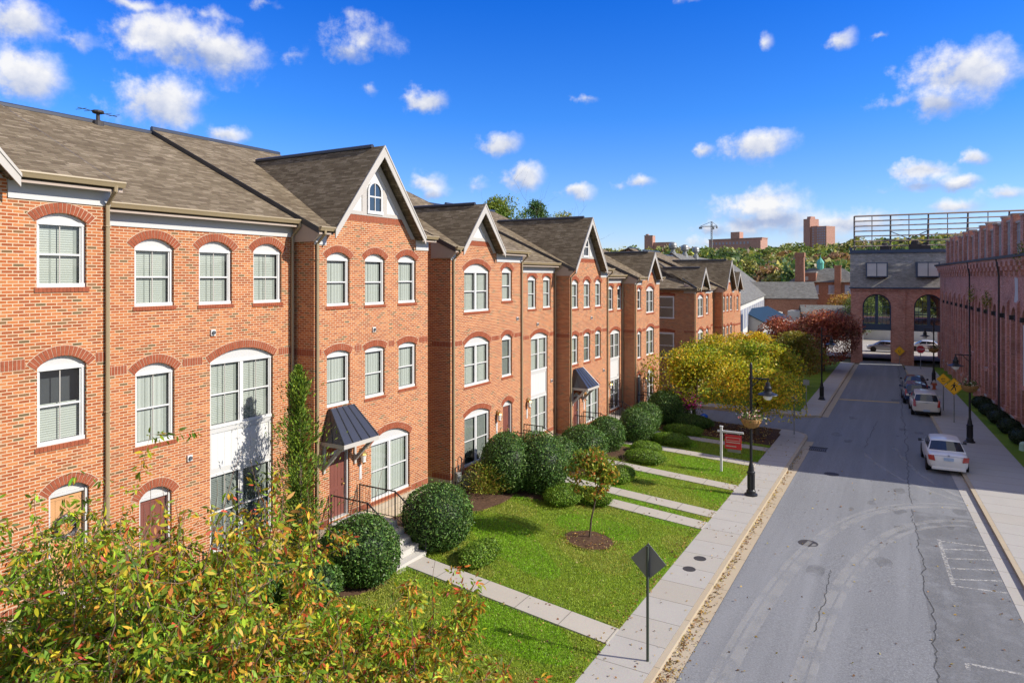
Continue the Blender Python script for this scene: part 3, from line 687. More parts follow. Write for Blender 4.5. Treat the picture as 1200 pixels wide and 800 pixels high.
def door(par, X, w):
    y0, y1, zs, zr, za = w['y0'], w['y1'], E(w['zs']), E(w['zr']), E(w['za']); mb = MB(); P, _ = arc_top(y0, y1, zr, za); xb = X - .2
    mb.prism([(xb, y, z) for y, z in [(y0, zr - .005)] + P[1:-1] + [(y1, zr - .005)]], (.08, 0, 0), 1)
    mb.box(xb, X - .06, y0, y0 + .06, zs, zr, 1); mb.box(xb, X - .06, y1 - .06, y1, zs, zr, 1); mb.box(xb, X - .09, y0 + .06, y1 - .06, zr - .07, zr - .006, 1)
    mb.box(xb - .04, X - .02, y0, y1, zs - .06, zs + .02, 1)
    d = MB(); a, b, zt = y0 + .06, y1 - .06, zr - .07; d.box(xb - .02, xb + .03, a, b, zs + .02, zt)
    for k in range(5): q = a + (b - a) * k / 5; d.box(xb + .03, xb + .036, q + .008, q + (b - a) / 5 - .008, zs + .04, zt - .04)
    d.box(xb + .03, xb + .045, a, b, zs + .85, zs + .97); d.box(xb + .03, xb + .045, a, b, zt - .1, zt)
    fr = mb.build('door_frame', ['white', 'panel'], par); dd = d.build('door', w.get('mat', 'door_brown'), par)
    h = MB(); h.tube([(xb + .05, b - .1, zs + 1.0), (xb + .1, b - .1, zs + 1.0)], .03, 8); h.lathe([(.01, -.03), (.035, 0), (.01, .03)], (xb + .1, b - .1, zs + 1.0), 8); h.tube([(xb + .05, b - .1, zs + 1.15), (xb + .07, b - .1, zs + 1.15)], .025, 8); h.build('handle', 'brass', dd)
    lt = MB(); arch_bricks(lt, X, y0, y1, zr, za); lt.build('lintel', ['lintel', 'mortar'], fr)
    return dd
def railing(mb, pts, h=.9, posts=None):
    """metal rail over a run of foot points"""
    top = [Vector(p) + Vector((0, 0, h)) for p in pts]; mb.tube(top, .024, 6); mb.tube([Vector(p) + Vector((0, 0, .1)) for p in pts], .014, 4)
    for p in pts: mb.tube([p, Vector(p) + Vector((0, 0, h + .03))], .022, 6)
    for a, b in zip(pts[:-1], pts[1:]):
        a, b = Vector(a), Vector(b); n = max(2, int((b - a).length / .13))
        for k in range(1, n): p = a.lerp(b, k / n); mb.tube([p + Vector((0, 0, .1)), p + Vector((0, 0, h))], .009, 4, cap=False)
def stoop(par, X, yc, zf, w=1.25, land=1.15, label=None):
    zf = E(zf); x0 = X - .02; gx = X + land; n = 0
    zg = lawn(gx + 1.4, yc); n = max(2, round((zf - zg) / .175)); rise = (zf - zg) / n; run = .28; y0, y1 = yc - w / 2, yc + w / 2
    mb = MB(); mb.box(x0 + .03, gx, y0, y1, zg - .6, zf - .03)
    for k in range(1, n): mb.box(gx + (k - 1) * run + .001, gx + k * run, y0 + .003, y1 - .003, zg - .6, zf - .03 - k * rise); mb.box(gx + (k - 1) * run, gx + k * run + .03, y0 + .001, y1 - .001, zf - .07 - k * rise, zf - .026 - k * rise)
    st = mb.build('stoop', 'concrete', par)
    for y in (y0 + .06, y1 - .06):
        q = MB(); ex = gx + (n - 1) * run + .05; railing(q, [(X + .08, y, zf - .03), (gx - .04, y, zf - .03), (ex, y, zg + .16)]); q.build('railing', 'black', st)
    return gx + n * run
def lantern(par, X, y, z):
    z = E(z); mb = MB(); mb.lathe([(.09, -.02), (.07, .0), (.1, .18), (.11, .2)], (X + .15, y, z), 6, 1); mb.lathe([(.13, .2), (.1, .26), (.03, .32), (.02, .38)], (X + .15, y, z), 6, 0); mb.lathe([(.02, -.1), (.06, -.04), (.1, -.02)], (X + .15, y, z), 6, 0)
    mb.tube([(X, y, z + .28), (X + .08, y, z + .42), (X + .15, y, z + .36)], .015, 5, 0); mb.box(X, X + .03, y - .05, y + .05, z + .15, z + .38, 0)
    for k in range(4): t = math.pi * (k / 2 + .25); mb.tube([(X + .15 + .09 * math.cos(t), y + .09 * math.sin(t), z), (X + .15 + .12 * math.cos(t), y + .12 * math.sin(t), z + .2)], .008, 4, 0)
    mb.build('wall_lantern', ['brass', 'globe'], par)
def downspout(par, Xg, X, y, ztop, zbot, kick=True):
    mb = MB(); mb.tube([(Xg, y, ztop), (Xg, y, ztop - .12), (X + .06, y, ztop - .42), (X + .06, y, zbot + .25)] + ([(X + .25, y, zbot + .05)] if kick else []), .046, 6)
    for z in (ztop - .9, (ztop + zbot) / 2, zbot + 1): mb.box(X, X + .11, y - .058, y + .058, z, z + .03)
    mb.build('downspout', 'gutter', par)
SLOPE = .46; RX = -23.5; BX = -31.9
def house(label, Y0, Y1, X, eave, floor, wins, doors, band=None, gable=None, spouts=(), gut=None, side=True, hip=False, cat='house', roofpad=(.1, .0), band_skip=True):
    ze = E(eave); zfl = E(floor); Xe = X + .32; ym = (Y0 + Y1) / 2; zg = hg(Y1) - .6
    t = thing('townhouse', (X, ym, hg(ym)), label, cat, 'brick townhouses of the terrace')
    zst = zfl - .09; front = lambda y, z: (X, y, z); back = lambda y, z: (X - .14, y, z)
    holes = [opening(w) for w in wins]; dh = [opening(w) for w in doors]
    out = [(Y0, zst), (Y1, zst), (Y1, ze - .02)]
    if gable:
        yc, hw, zt, zap = gable['yc'], gable['hw'], E(gable['zt']), E(gable['zap']); sl = (zap - ze) / hw
        hz = (zap - .3 - zt) / sl; out += [(yc + hw - .16, ze - .02), (yc + hz, zt), (yc - hz, zt), (yc - hw + .16, ze - .02)]
    out += [(Y0, ze - .02)]
    mb = MB(); hh = [[(y, max(z, zst + .004)) for y, z in h] for h in holes + dh]
    fill_wall(mb, out, hh, front)
    for h in holes + dh: reveal(mb, h, front, (lambda y, z: (X - .24, y, z)))
    mb.poly([(X, Y0, zg), (X, Y1, zg), (X, Y1, zst), (X, Y0, zst)][::1], 1)
    zr = ze + SLOPE * (Xe - RX)
    for y in ((Y0, Y1) if side else (Y0,)):
        yy = y + (.002 if y == Y0 else -.002)
        mb.poly([(X, yy, zst), (BX + .4, yy, zst), (BX + .4, yy, ze - .3), (RX, yy, zr - .2 - (3 if hip and y == Y0 else 0)), (X, yy, ze - .02 + (SLOPE * .4 - .17 if not (hip and y == Y0) else 0))])
        mb.poly([(X, yy, zg), (BX + .4, yy, zg), (BX + .4, yy, zst), (X, yy, zst)], 1)
    mb.poly([(BX + .4, Y0, zg), (BX + .4, Y1, zg), (BX + .4, Y1, ze - .3), (BX + .4, Y0, ze - .3)])
    wl = mb.build('wall', ['brick', 'stone'], t)
    # soldier courses: at the floor line and at the first-floor arches
    sc = MB()
    def soldier(z, h, side_=True):
        y = Y0 + .01
        while y < Y1 - .03:
            mid = y + .033; blocked = False
            for w in wins + doors:
                za_ = E(w['za']) + .24
                if E(w['zs']) - .12 < z + h and z < za_:
                    pad = .07 if z < E(w['zr']) - .05 or z > E(w['zr']) + .3 else .2
                    if w['y0'] - pad < mid < w['y1'] + pad: blocked = True; break
            if not blocked: sc.box(X - .02, X + .008 + random.uniform(-.002, .003), y, y + .062, z, z + h); sc.box(X - .02, X + .004, y - .005, y + .068, z - .008, z + h + .008, 1)
            y += .0735
        if side_ and X > -15.6:
            x = X - .02
            while x > X - .86: sc.box(x - .062, x, Y0 - .008, Y0 + .02, z, z + h); sc.box(x - .068, x + .005, Y0 - .004, Y0 + .02, z - .008, z + h + .008, 1); x -= .0735
    soldier(zst + .005, .21)
    if band is not None: soldier(E(band), .205)
    if gable: 
        y = yc - hz - .02
        while y < yc + hz - .03: sc.box(X - .02, X + .01, y, y + .062, zt - .215, zt - .005); y += .0735
        sc.box(X - .02, X + .004, yc - hz + .05, yc + hz - .05, zt - .222, zt + .002, 1)
    sc.build('course_brick', ['lintel', 'mortar'], t)
    for w in wins: window(t, X, w)
    for d in doors: door(t, X, d)
    # roof
    rf = MB(); a, b = Y0 - roofpad[0], Y1 + roofpad[1]; th = (0, 0, -.15)
    if hip:
        k = Xe - RX; A = a - .3
        rf.prism([(Xe, A, ze), (Xe, b, ze), (RX, b, zr), (RX, A + k, zr)], th); rf.prism([(Xe, A, ze + .001), (RX, A + k, zr + .001), (BX, A, ze)], th); rf.prism([(BX, A, ze), (RX, A + k, zr), (RX, b, zr), (BX, b, ze)], th)
        rf.tube([(Xe, A, ze + .03), (RX, A + k, zr + .03)], .07, 6, 2)
    else:
        fr_ = [(a, b, Xe)]
        if gable: g0, g1 = gable['yc'] - gable['hw'] + .12, gable['yc'] + gable['hw'] - .12; fr_ = [(a, g0, Xe), (g0, g1, X - .16), (g1, b, Xe)]
        for p, q, xs in fr_: rf.prism([(xs, p, ze + SLOPE * (Xe - xs)), (xs, q, ze + SLOPE * (Xe - xs)), (RX, q, zr), (RX, p, zr)], th)
        rf.prism([(RX, a, zr), (RX, b, zr), (BX, b, zr - SLOPE * (RX - BX)), (BX, a, zr - SLOPE * (RX - BX))], th)
        for y in (a, b):                          # rake boards, 3 mm proud of the slab ends
            s = -.02 if y == a else .02
            rf.hexa([(Xe, min(y, y + s), ze - .19), (RX, min(y, y + s), zr - .19), (RX, max(y, y + s), zr - .19), (Xe, max(y, y + s), ze - .19), (Xe, min(y, y + s), ze - .004), (RX, min(y, y + s), zr - .004), (RX, max(y, y + s), zr - .004), (Xe, max(y, y + s), ze - .004)], 1)
    ya = a if not hip else a - .3 + (Xe - RX)
    rf.tube([(RX, ya, zr + .02), (RX, b, zr + .02)], .09, 6, 2)
    ro = rf.build('roof', ['shingle', 'seam', 'seam'], t)
    # eaves: frieze, soffit, gutter
    segs = [(Y0, Y1)]
    if gable: segs = [(Y0, yc - hw + .02), (yc + hw - .02, Y1)]
    for i, (p, q) in enumerate(segs):
        if q - p < .25: continue
        ev = MB(); gt = MB()
        ev.box(X + .003, X + .03, p, q, ze - .5, ze - .13, 0); ev.box(X + .002, X + .06, p, q, ze - .16, ze - .125, 0); ev.box(X + .004, Xe, p, q, ze - .13, ze - .115, 1)
        gp, gq = p - (.12 if i == 0 else 0), q + (.12 if i == len(segs) - 1 else 0)
        gt.prism([(Xe, gp, ze + .015), (Xe + .125, gp, ze + .03), (Xe + .13, gp, ze + .0), (Xe + .11, gp, ze - .03), (Xe + .075, gp, ze - .1), (Xe, gp, ze - .1)], (0, gq - gp, 0)); gt.box(Xe - .03, Xe - .001, gp + .01, gq - .01, ze - .2, ze - .02, 1)
        ev.build('eaves', ['panel', 'fascia'], t); gt.build('gutter', ['gutter', 'fascia'], t)
    if X > -15.6:                                 # boxed return where the bay's eaves overhang the recess
        rt = MB(); rt.prism([(Xe, Y0 - .09, ze - .15), (X - .9, Y0 - .09, ze - .15 + SLOPE * 1.3), (X - .9, Y0 - .09, ze - .42), (X + .05, Y0 - .09, ze - .42), (Xe, Y0 - .09, ze - .2)], (0, .088, 0)); rt.build('eaves_return', 'fascia', t)
    for y, zb in spouts: downspout(t, Xe + .06, X, y, ze - .06, zb)
    if gable:
        zf = ze + .03; gx = X + .42; tb = lambda z: Xe - (z - ze) / SLOPE - .25
        gr = MB()
        for s in (-1, 1):
            f = [(gx, yc, zap), (gx, yc + s * hw, zf - .06), (tb(zf), yc + s * hw, zf - .06), (tb(zap), yc, zap)]
            gr.prism(f if s < 0 else f[::-1], (0, 0, -.13), 0)
            dz = -.26; e = [(gx + .002, yc, zap + .005), (gx + .002, yc + s * (hw + .02), zf - .08), (gx + .002, yc + s * (hw + .02), zf - .08 + dz), (gx + .002, yc, zap + dz - .12)]
            gr.prism(e, (.035, 0, 0), 1)
            e2 = [(gx + .036, yc, zap + .012), (gx + .036, yc + s * (hw + .03), zf - .075), (gx + .036, yc + s * (hw + .03), zf - .15), (gx + .036, yc, zap - .07)]
            gr.prism(e2, (.02, 0, 0), 1)
            # raking frieze board on the wall
            w0 = [(X + .002, yc, zap - .3), (X + .002, yc + s * (hw - .1), ze + .02 - .14), (X + .002, yc + s * (hw - .28), ze - .14), (X + .002, yc, zap - .62)]
            gr.prism(w0, (.03, 0, 0), 4)
        gr.tube([(gx - .5, yc, zap + .02), (tb(zap) + .4, yc, zap + .02)], .08, 6, 2)
        gr.build('cross_gable', ['shingle', 'trim', 'seam', 'fascia', 'trim'], t)
        tp = MB(); hz2 = (zap - .3 - zt) / sl; tp.prism([(X - .05, yc - hz2, zt), (X - .05, yc + hz2, zt), (X - .05, yc, zap - .3)], (.045, 0, 0), 0)
        tp.box(X - .004, X + .022, yc - hz2 + .1, yc + hz2 - .1, zt + .002, zt + .13, 1)
        if gable.get('win'):
            zb, z1 = zt + .13, zt + 1.12
            tp.box(X - .004, X + .02, yc - .62, yc - .4, zb, zb + .8, 1); tp.box(X - .004, X + .02, yc + .4, yc + .62, zb, zb + .8, 1)
        tp.build('gable_panel', ['white', 'trim'], t)
        if gable.get('win'):
            y0, y1 = yc - .36, yc + .36; wm = MB(); P, _ = arc_top(y0, y1, zb + .72, zb + 1.05); A, _ = arc_top(y0 + .07, y1 - .07, zb + .72, zb + .98)
            for i in range(10): wm.prism([(X + .0, *P[i]), (X + .0, *P[i + 1]), (X + .0, *A[i + 1]), (X + .0, *A[i])], (.05, 0, 0))
            wm.box(X, X + .05, y0, y0 + .07, zb, zb + .72); wm.box(X, X + .05, y1 - .07, y1, zb, zb + .72); wm.box(X, X + .06, y0 - .03, y1 + .03, zb - .06, zb + .05)
            wm.box(X + .005, X + .035, yc - .014, yc + .014, zb + .05, zb + .98); wm.box(X + .005, X + .036, y0 + .07, y1 - .07, zb + .5, zb + .55)
            fr = wm.build('gable_window', 'white', t); g = MB(); g.poly([(X + .012, y, z) for y, z in [(y0 + .06, zb), (y1 - .06, zb)] + A[::-1]]); g.build('pane', 'carglass', fr)
    return t
def canopy(par, X, ya, yb, ztop, zev, ra, rb_, proj):
    """seamed metal hood over a door: eaves ya..yb at zev, top edge ra..rb_ on the wall"""
    ztop, zev = E(ztop), E(zev); x1 = X + proj; mb = MB()
    mb.poly([(X + .005, ra, ztop), (X + .12, ra + .02, ztop), (X + .12, rb_ - .02, ztop), (X + .005, rb_, ztop)])
    fr = [(X + .12, ra, ztop), (x1, ya, zev), (x1, yb, zev), (X + .12, rb_, ztop)]; mb.poly(fr); mb.poly([(X + .005, ra, ztop), (X + .005, ya, zev), (x1, ya, zev), (X + .12, ra, ztop)]); mb.poly([(X + .12, rb_, ztop), (x1, yb, zev), (X + .005, yb, zev), (X + .005, rb_, ztop)])
    for k in range(5):
        t = k / 4; a = Vector(fr[0]).lerp(Vector(fr[3]), t); b = Vector(fr[1]).lerp(Vector(fr[2]), t); mb.tube([a + Vector((0, 0, .015)), b + Vector((.01, 0, .015))], .018, 4)
    for yy, r_ in ((ya, ra), (yb, rb_)): mb.tube([(X + .06, r_, ztop), (X + proj * .5, yy, zev + .02)], .015, 4)
    c = mb.build('door_canopy', 'seam', par)
    m2 = MB(); m2.box(x1 - .05, x1 + .012, ya - .01, yb + .01, zev - .13, zev - .002); m2.box(X, x1 - .05, ya - .008, ya + .06, zev - .128, zev - .004); m2.box(X, x1 - .05, yb - .06, yb + .008, zev - .128, zev - .004); m2.box(X + .01, x1 - .05, ya + .06, yb - .06, zev - .05, zev - .03)
    for yy in (ya + .05, yb - .13):
        m2.hexa([(X, yy, zev - .95), (x1 - .12, yy, zev - .13), (x1 - .12, yy + .09, zev - .13), (X, yy + .09, zev - .95), (X, yy, zev - .8), (x1 - .24, yy, zev - .128), (x1 - .24, yy + .09, zev - .128), (X, yy + .09, zev - .8)])
        m2.box(X + .001, X + .06, yy + .002, yy + .088, zev - 1.0, zev - .13)
    m2.build('canopy_bracket', 'trim', c)
DA, DB = -16.34, -15.5
def W(y0, y1, zs, zr, za, **k): return dict(y0=y0, y1=y1, zs=zs, zr=zr, za=za, **k)
H = []
# nearest house, cut by the left edge of the picture
h0 = house('nearest brick townhouse cut by the left edge, tan door with dark wreath behind autumn leaves', 2.9, 8.8, DB, 2.09, -6.75,
    [W(7.31, 8.3, -.21, 1.18, 1.36, grid=1, blind='blind'), W(7.32, 8.3, -3.52, -1.88, -1.66, grid=1, open=.48), W(4.1, 6.1, -.5, 1.1, 1.42, double=1), W(4.1, 6.1, -3.6, -1.9, -1.58, double=1), W(4.1, 6.1, -6.7, -4.8, -4.5, double=1)],
    [W(7.54, 8.36, -6.73, -4.58, -4.4, mat='door_tan')], band=-1.87, gable=dict(yc=5.1, hw=1.7, zt=2.45, zap=4.1), spouts=[(8.72, hg(8.7))])
h1 = house('flat-fronted townhouse with brown door and tall white spandrel window left of the columnar evergreen', 8.8, 14.93, DA, 1.73, -7.75,
    [W(9.88, 10.92, -.72, .74, .97, grid=1), W(11.64, 12.68, -.74, .75, .98, grid=1), W(13.40, 14.43, -.75, .76, .99, grid=1), W(9.9, 10.94, -4.17, -2.36, -2.15, grid=1, blind='drape'),
     W(11.98, 14.11, -7.55, -2.31, -2.0, double=1, grid=1, tall=(-5.38, -4.14), low_bare=1)], [W(10.0, 10.86, -7.73, -5.5, -5.27, mat='door_brown')], band=-2.33, spouts=[(14.8, hg(14))])
h2 = house('large-gabled townhouse with metal door hood, behind two clipped globe shrubs, nearest of its kind', 14.93, 20.62, DB, 1.5, -7.62,
    [W(15.46, 16.46, -.9, .6, .79, blind='drape'), W(17.19, 18.18, -.92, .6, .79, blind='drape'), W(18.9, 19.9, -.91, .61, .79, blind='drape'), W(15.46, 16.47, -4.05, -2.43, -2.3, blind='drape', nosill=1), W(17.19, 18.18, -4.03, -2.43, -2.32, blind='drape'), W(18.92, 19.91, -3.97, -2.43, -2.32, blind='drape'),
     W(17.49, 19.54, -7.55, -5.6, -5.27, double=1, blind='drape', slit=.75)], [W(15.57, 16.45, -7.6, -5.5, -5.4, mat='door_brown')], band=-2.4, gable=dict(yc=17.65, hw=2.25, zt=2.05, zap=4.4, win=1), spouts=[(15.02, hg(15))])
h3 = house('small-gabled townhouse just past the first metal hood, big paired round shrubs at its steps', 22.1, 27.9, DB, 1.18, -7.9,
    [W(23.06, 25.0, -1.42, .26, .57, double=1), W(26.06, 26.96, -1.05, .28, .47), W(23.08, 25.02, -4.47, -2.77, -2.46, double=1), W(26.06, 26.96, -4.45, -2.73, -2.55, blind='shade'), W(23.08, 25.04, -7.75, -5.73, -5.5, double=1, blind='shade')],
    [W(26.15, 26.98, -7.88, -5.72, -5.54, mat='door_brown')], band=-2.75, gable=dict(yc=24.0, hw=1.6, zt=1.52, zap=3.05), spouts=[(22.25, hg(22)), (27.8, hg(28))])
h4 = house('narrow recessed townhouse with a two-storey white window bay, left of the farther metal hood', 27.9, 33.1, DA, .735, -8.1,
    [W(30.02, 30.9, -1.6, -.08, .09), W(31.67, 32.55, -1.6, -.08, .09), W(30.33, 32.2, -8.05, -3.08, -2.84, double=1, tall=(-6.13, -4.8), blind='drape'), W(28.3, 29.2, -1.6, -.08, .09)],
    [W(28.4, 29.3, -8.08, -5.9, -5.7)], band=-3.1, spouts=[(32.98, hg(33))])
h5 = house('large-gabled townhouse with metal door hood, farther of the two', 33.1, 38.5, DB, .5, -8.3,
    [W(33.38, 34.24, -1.69, -.32, -.11), W(34.98, 35.88, -1.72, -.32, -.11), W(36.6, 37.47, -1.7, -.31, -.1), W(33.38, 34.22, -4.72, -3.24, -3.09), W(34.98, 35.88, -4.74, -3.23, -3.09, blind='shade'), W(36.6, 37.45, -4.71, -3.22, -3.07, blind='shade'),
     W(35.3, 37.15, -8.22, -6.36, -6.02, double=1, blind='drape')], [W(33.62, 34.45, -8.28, -6.42, -6.25, mat='door_brown')], band=-3.22, gable=dict(yc=35.2, hw=2.2, zt=1.05, zap=3.35, win=1), spouts=[(33.2, hg(33)), (38.4, hg(38))])
h6 = house('narrow recessed townhouse with white window bay, beside the far corner house', 38.5, 43.2, DA, .145, -8.6,
    [W(40.68, 41.55, -2.12, -.7, -.52, blind='shade'), W(42.28, 43.1, -2.12, -.7, -.52), W(41.04, 42.76, -8.55, -3.6, -3.38, double=1, tall=(-6.6, -5.28), blind='shade'), W(39.1, 39.95, -2.12, -.7, -.52)], [W(39.3, 40.1, -8.58, -6.5, -6.3)], band=-3.6, spouts=[(43.1, hg(43))])
h7 = house('corner townhouse with small gable beside the side street, red flowers at its door', 43.2, 48.5, DB, .0, -8.68,
    [W(43.8, 44.55, -2.16, -.86, -.69, blind='shade'), W(45.6, 47.3, -2.48, -.88, -.6, double=1, blind='shade'), W(43.8, 44.55, -5.46, -3.77, -3.6), W(45.6, 47.3, -5.42, -3.66, -3.43, double=1, blind='shade'), W(45.75, 47.3, -8.6, -6.66, -6.4, double=1, open=.9)],
    [W(43.85, 44.55, -8.66, -6.66, -6.5, mat='door_black')], band=-3.68, gable=dict(yc=46.2, hw=1.55, zt=.37, zap=1.75), spouts=[(43.3, hg(43))])
# farther block across the side street
def hgx(v): return v
h8 = house('corner townhouse of the far block, brick side wall with two white windows', 58.1, 63.7, DB, -.94, -9.2,
    [W(59.2, 61.1, -3.45, -1.8, -1.5, double=1), W(62.0, 62.9, -3.3, -1.8, -1.55), W(59.2, 61.1, -6.5, -4.8, -4.5, double=1), W(62.0, 62.9, -6.5, -4.8, -4.55), W(59.2, 61.1, -9.1, -7.6, -7.3, double=1)], [], band=-4.75, gable=dict(yc=60.2, hw=1.6, zt=-.55, zap=.85), spouts=[(58.2, -1)], hip=True, roofpad=(.1, 0))
h9 = house('narrow recessed townhouse in the far block above the yellow trees', 63.7, 68.2, DA, -.95, -9.2, [W(65.6, 66.5, -3.1, -1.8, -1.6), W(65.4, 67.2, -9.1, -4.8, -4.5, double=1, tall=(-7.6, -6.5))], [], band=-4.75, spouts=[(68.1, -1)])
h10 = house('gabled townhouse with three upper windows in the far block', 68.2, 73.6, DB, -1.05, -9.3, [W(68.6, 69.5, -3.4, -2.0, -1.8), W(70.2, 71.1, -3.4, -2.0, -1.8), W(71.8, 72.7, -3.4, -2.0, -1.8), W(68.6, 69.5, -6.5, -5.0, -4.8), W(70.2, 71.1, -6.5, -5.0, -4.8), W(71.8, 72.7, -6.5, -5.0, -4.8)], [], band=-5.0, gable=dict(yc=70.6, hw=2.2, zt=-.5, zap=1.75), spouts=[(68.3, -1)])
h11 = house('last brick townhouse at the far end of the far block', 73.6, 78.6, DA + .5, -1.2, -9.4, [W(74.6, 75.5, -3.6, -2.2, -2.0), W(76.6, 77.5, -3.6, -2.2, -2.0), W(74.6, 75.5, -6.7, -5.2, -5.0)], [], band=-5.2, gable=dict(yc=76.3, hw=1.6, zt=-.8, zap=.6))
# side windows of the corner house in the far block (they face -Y)
def side_window(par, Y, xc, w, zs, zt):
    mb = MB(); x0, x1 = xc - w / 2, xc + w / 2; zs, zt = E(zs), E(zt); y = Y - .05
    mb.box(x0, x1, y, Y - .001, zt, zt + .12); mb.box(x0, x0 + .1, y, Y - .001, zs, zt); mb.box(x1 - .1, x1, y, Y - .001, zs, zt); mb.box(x0 - .03, x1 + .03, y - .03, Y - .001, zs - .12, zs); mb.box(x0 + .1, x1 - .1, y + .02, Y - .001, (zs + zt) / 2 - .03, (zs + zt) / 2 + .03)
    fr = mb.build('window', 'white', par); b = MB(); b.poly([(x0 + .1, Y - .012, zs), (x1 - .1, Y - .012, zs), (x1 - .1, Y - .012, zt), (x0 + .1, Y - .012, zt)]); b.build('blind', 'white', fr)
    g = MB(); g.poly([(x0 + .1, Y - .02, zs), (x1 - .1, Y - .02, zs), (x1 - .1, Y - .02, zt), (x0 + .1, Y - .02, zt)]); g.build('pane', 'glass', fr)
    l = MB(); n = 20
    for k in range(n): l.box(x0 - .1 + (w + .2) * k / n + .005, x0 - .1 + (w + .2) * (k + 1) / n - .005, Y - .012, Y - .001, zt + .125 + .12 * math.sin(math.pi * (k + .5) / n), zt + .34 + .12 * math.sin(math.pi * (k + .5) / n))
    l.build('lintel', 'lintel', fr)
side_window(h8, 58.1, -18.2, 1.9, -3.45, -1.75); side_window(h8, 58.1, -18.2, 1.9, -6.9, -4.9)
# doors' furniture
stoop(h0, DB, 7.95, -6.75); stoop(h1, DA, 10.4, -7.75); stoop(h2, DB, 16.2, -7.62, w=1.4, land=1.6); stoop(h3, DB, 26.4, -7.9); stoop(h4, DA, 28.9, -8.1); stoop(h5, DB, 34.2, -8.3); stoop(h6, DA, 39.7, -8.6); stoop(h7, DB, 44.2, -8.68)
canopy(h2, DB, 15.22, 16.76, -4.08, -5.03, 15.5, 16.52, .95); canopy(h5, DB, 33.35, 34.9, -4.95, -5.9, 33.6, 34.6, .95)
for hh, x, y, z in ((h2, DB, 16.95, -6.0), (h3, DB, 25.6, -6.2), (h4, DA, 29.9, -6.4), (h5, DB, 35.0, -6.75), (h6, DA, 40.7, -7.0), (h7, DB, 45.1, -7.1)):
    lantern(hh, x, y, z); q = MB(); q.box(x, x + .02, y - .05, y + .05, E(z) - .62, E(z) - .14); q.build('address_plate', 'white', hh)
mb = MB(); c0 = Vector((DB - .13, 7.95, E(-5.35)))
ring = [c0 + Vector((0, .22 * math.cos(2 * math.pi * k / 16), .22 * math.sin(2 * math.pi * k / 16))) for k in range(17)]; mb.tube(ring, .05, 6)
for k in range(150): t = random.uniform(0, 6.28); p = c0 + Vector((.03, .22 * math.cos(t), .22 * math.sin(t))); mb.tube([p, p + Vector((random.uniform(0, .06), random.gauss(0, .07), random.gauss(0, .07)))], [.012, .003], 3)
tag(mb.build('wreath', 'door_black'), 'dark twig wreath hung on the tan front door', 'wreath')
for hh, x, y, z in ((h1, DA, 12.05, -1.5), (h1, DA, 11.35, -4.75), (h2, DB, 17.6, -1.75), (h3, DB, 27.4, -1.9), (h4, DA, 31.0, -2.4), (h5, DB, 36.0, -2.3), (h5, DB, 37.8, -5.5), (h4, DA, 32.6, -5.5)):
    q = MB(); z = E(z); q.box(x, x + .05, y - .07, y + .07, z - .08, z + .08); q.lathe([(.05, .05), (.05, .09)], (x, y, z), 10, 1, 'x'); q.build('dryer_vent', ['white', 'dark'], hh)
# roof exhaust and aerial on the ridge
mb = MB(); c = (RX + .1, 12.9, E(5.22)); mb.lathe([(.2, -.3), (.16, .0), (.06, .04), (.055, .26), (.08, .28)], c, 12); mb.lathe([(.15, .0), (.18, .03), (.17, .09), (.04, .12)], (c[0], c[1], c[2] + .26), 12)
mb.tube([(c[0] - .1, c[1] - .6, c[2] + .35), (c[0] - .1, c[1] + .7, c[2] + .3)], .012, 4); 
for k in range(5): mb.tube([(c[0] - .4, c[1] - .5 + k * .27, c[2] + .34), (c[0] + .25, c[1] - .5 + k * .27, c[2] + .3)], .008, 4)
mb.build('roof_vent', 'iron', h1)
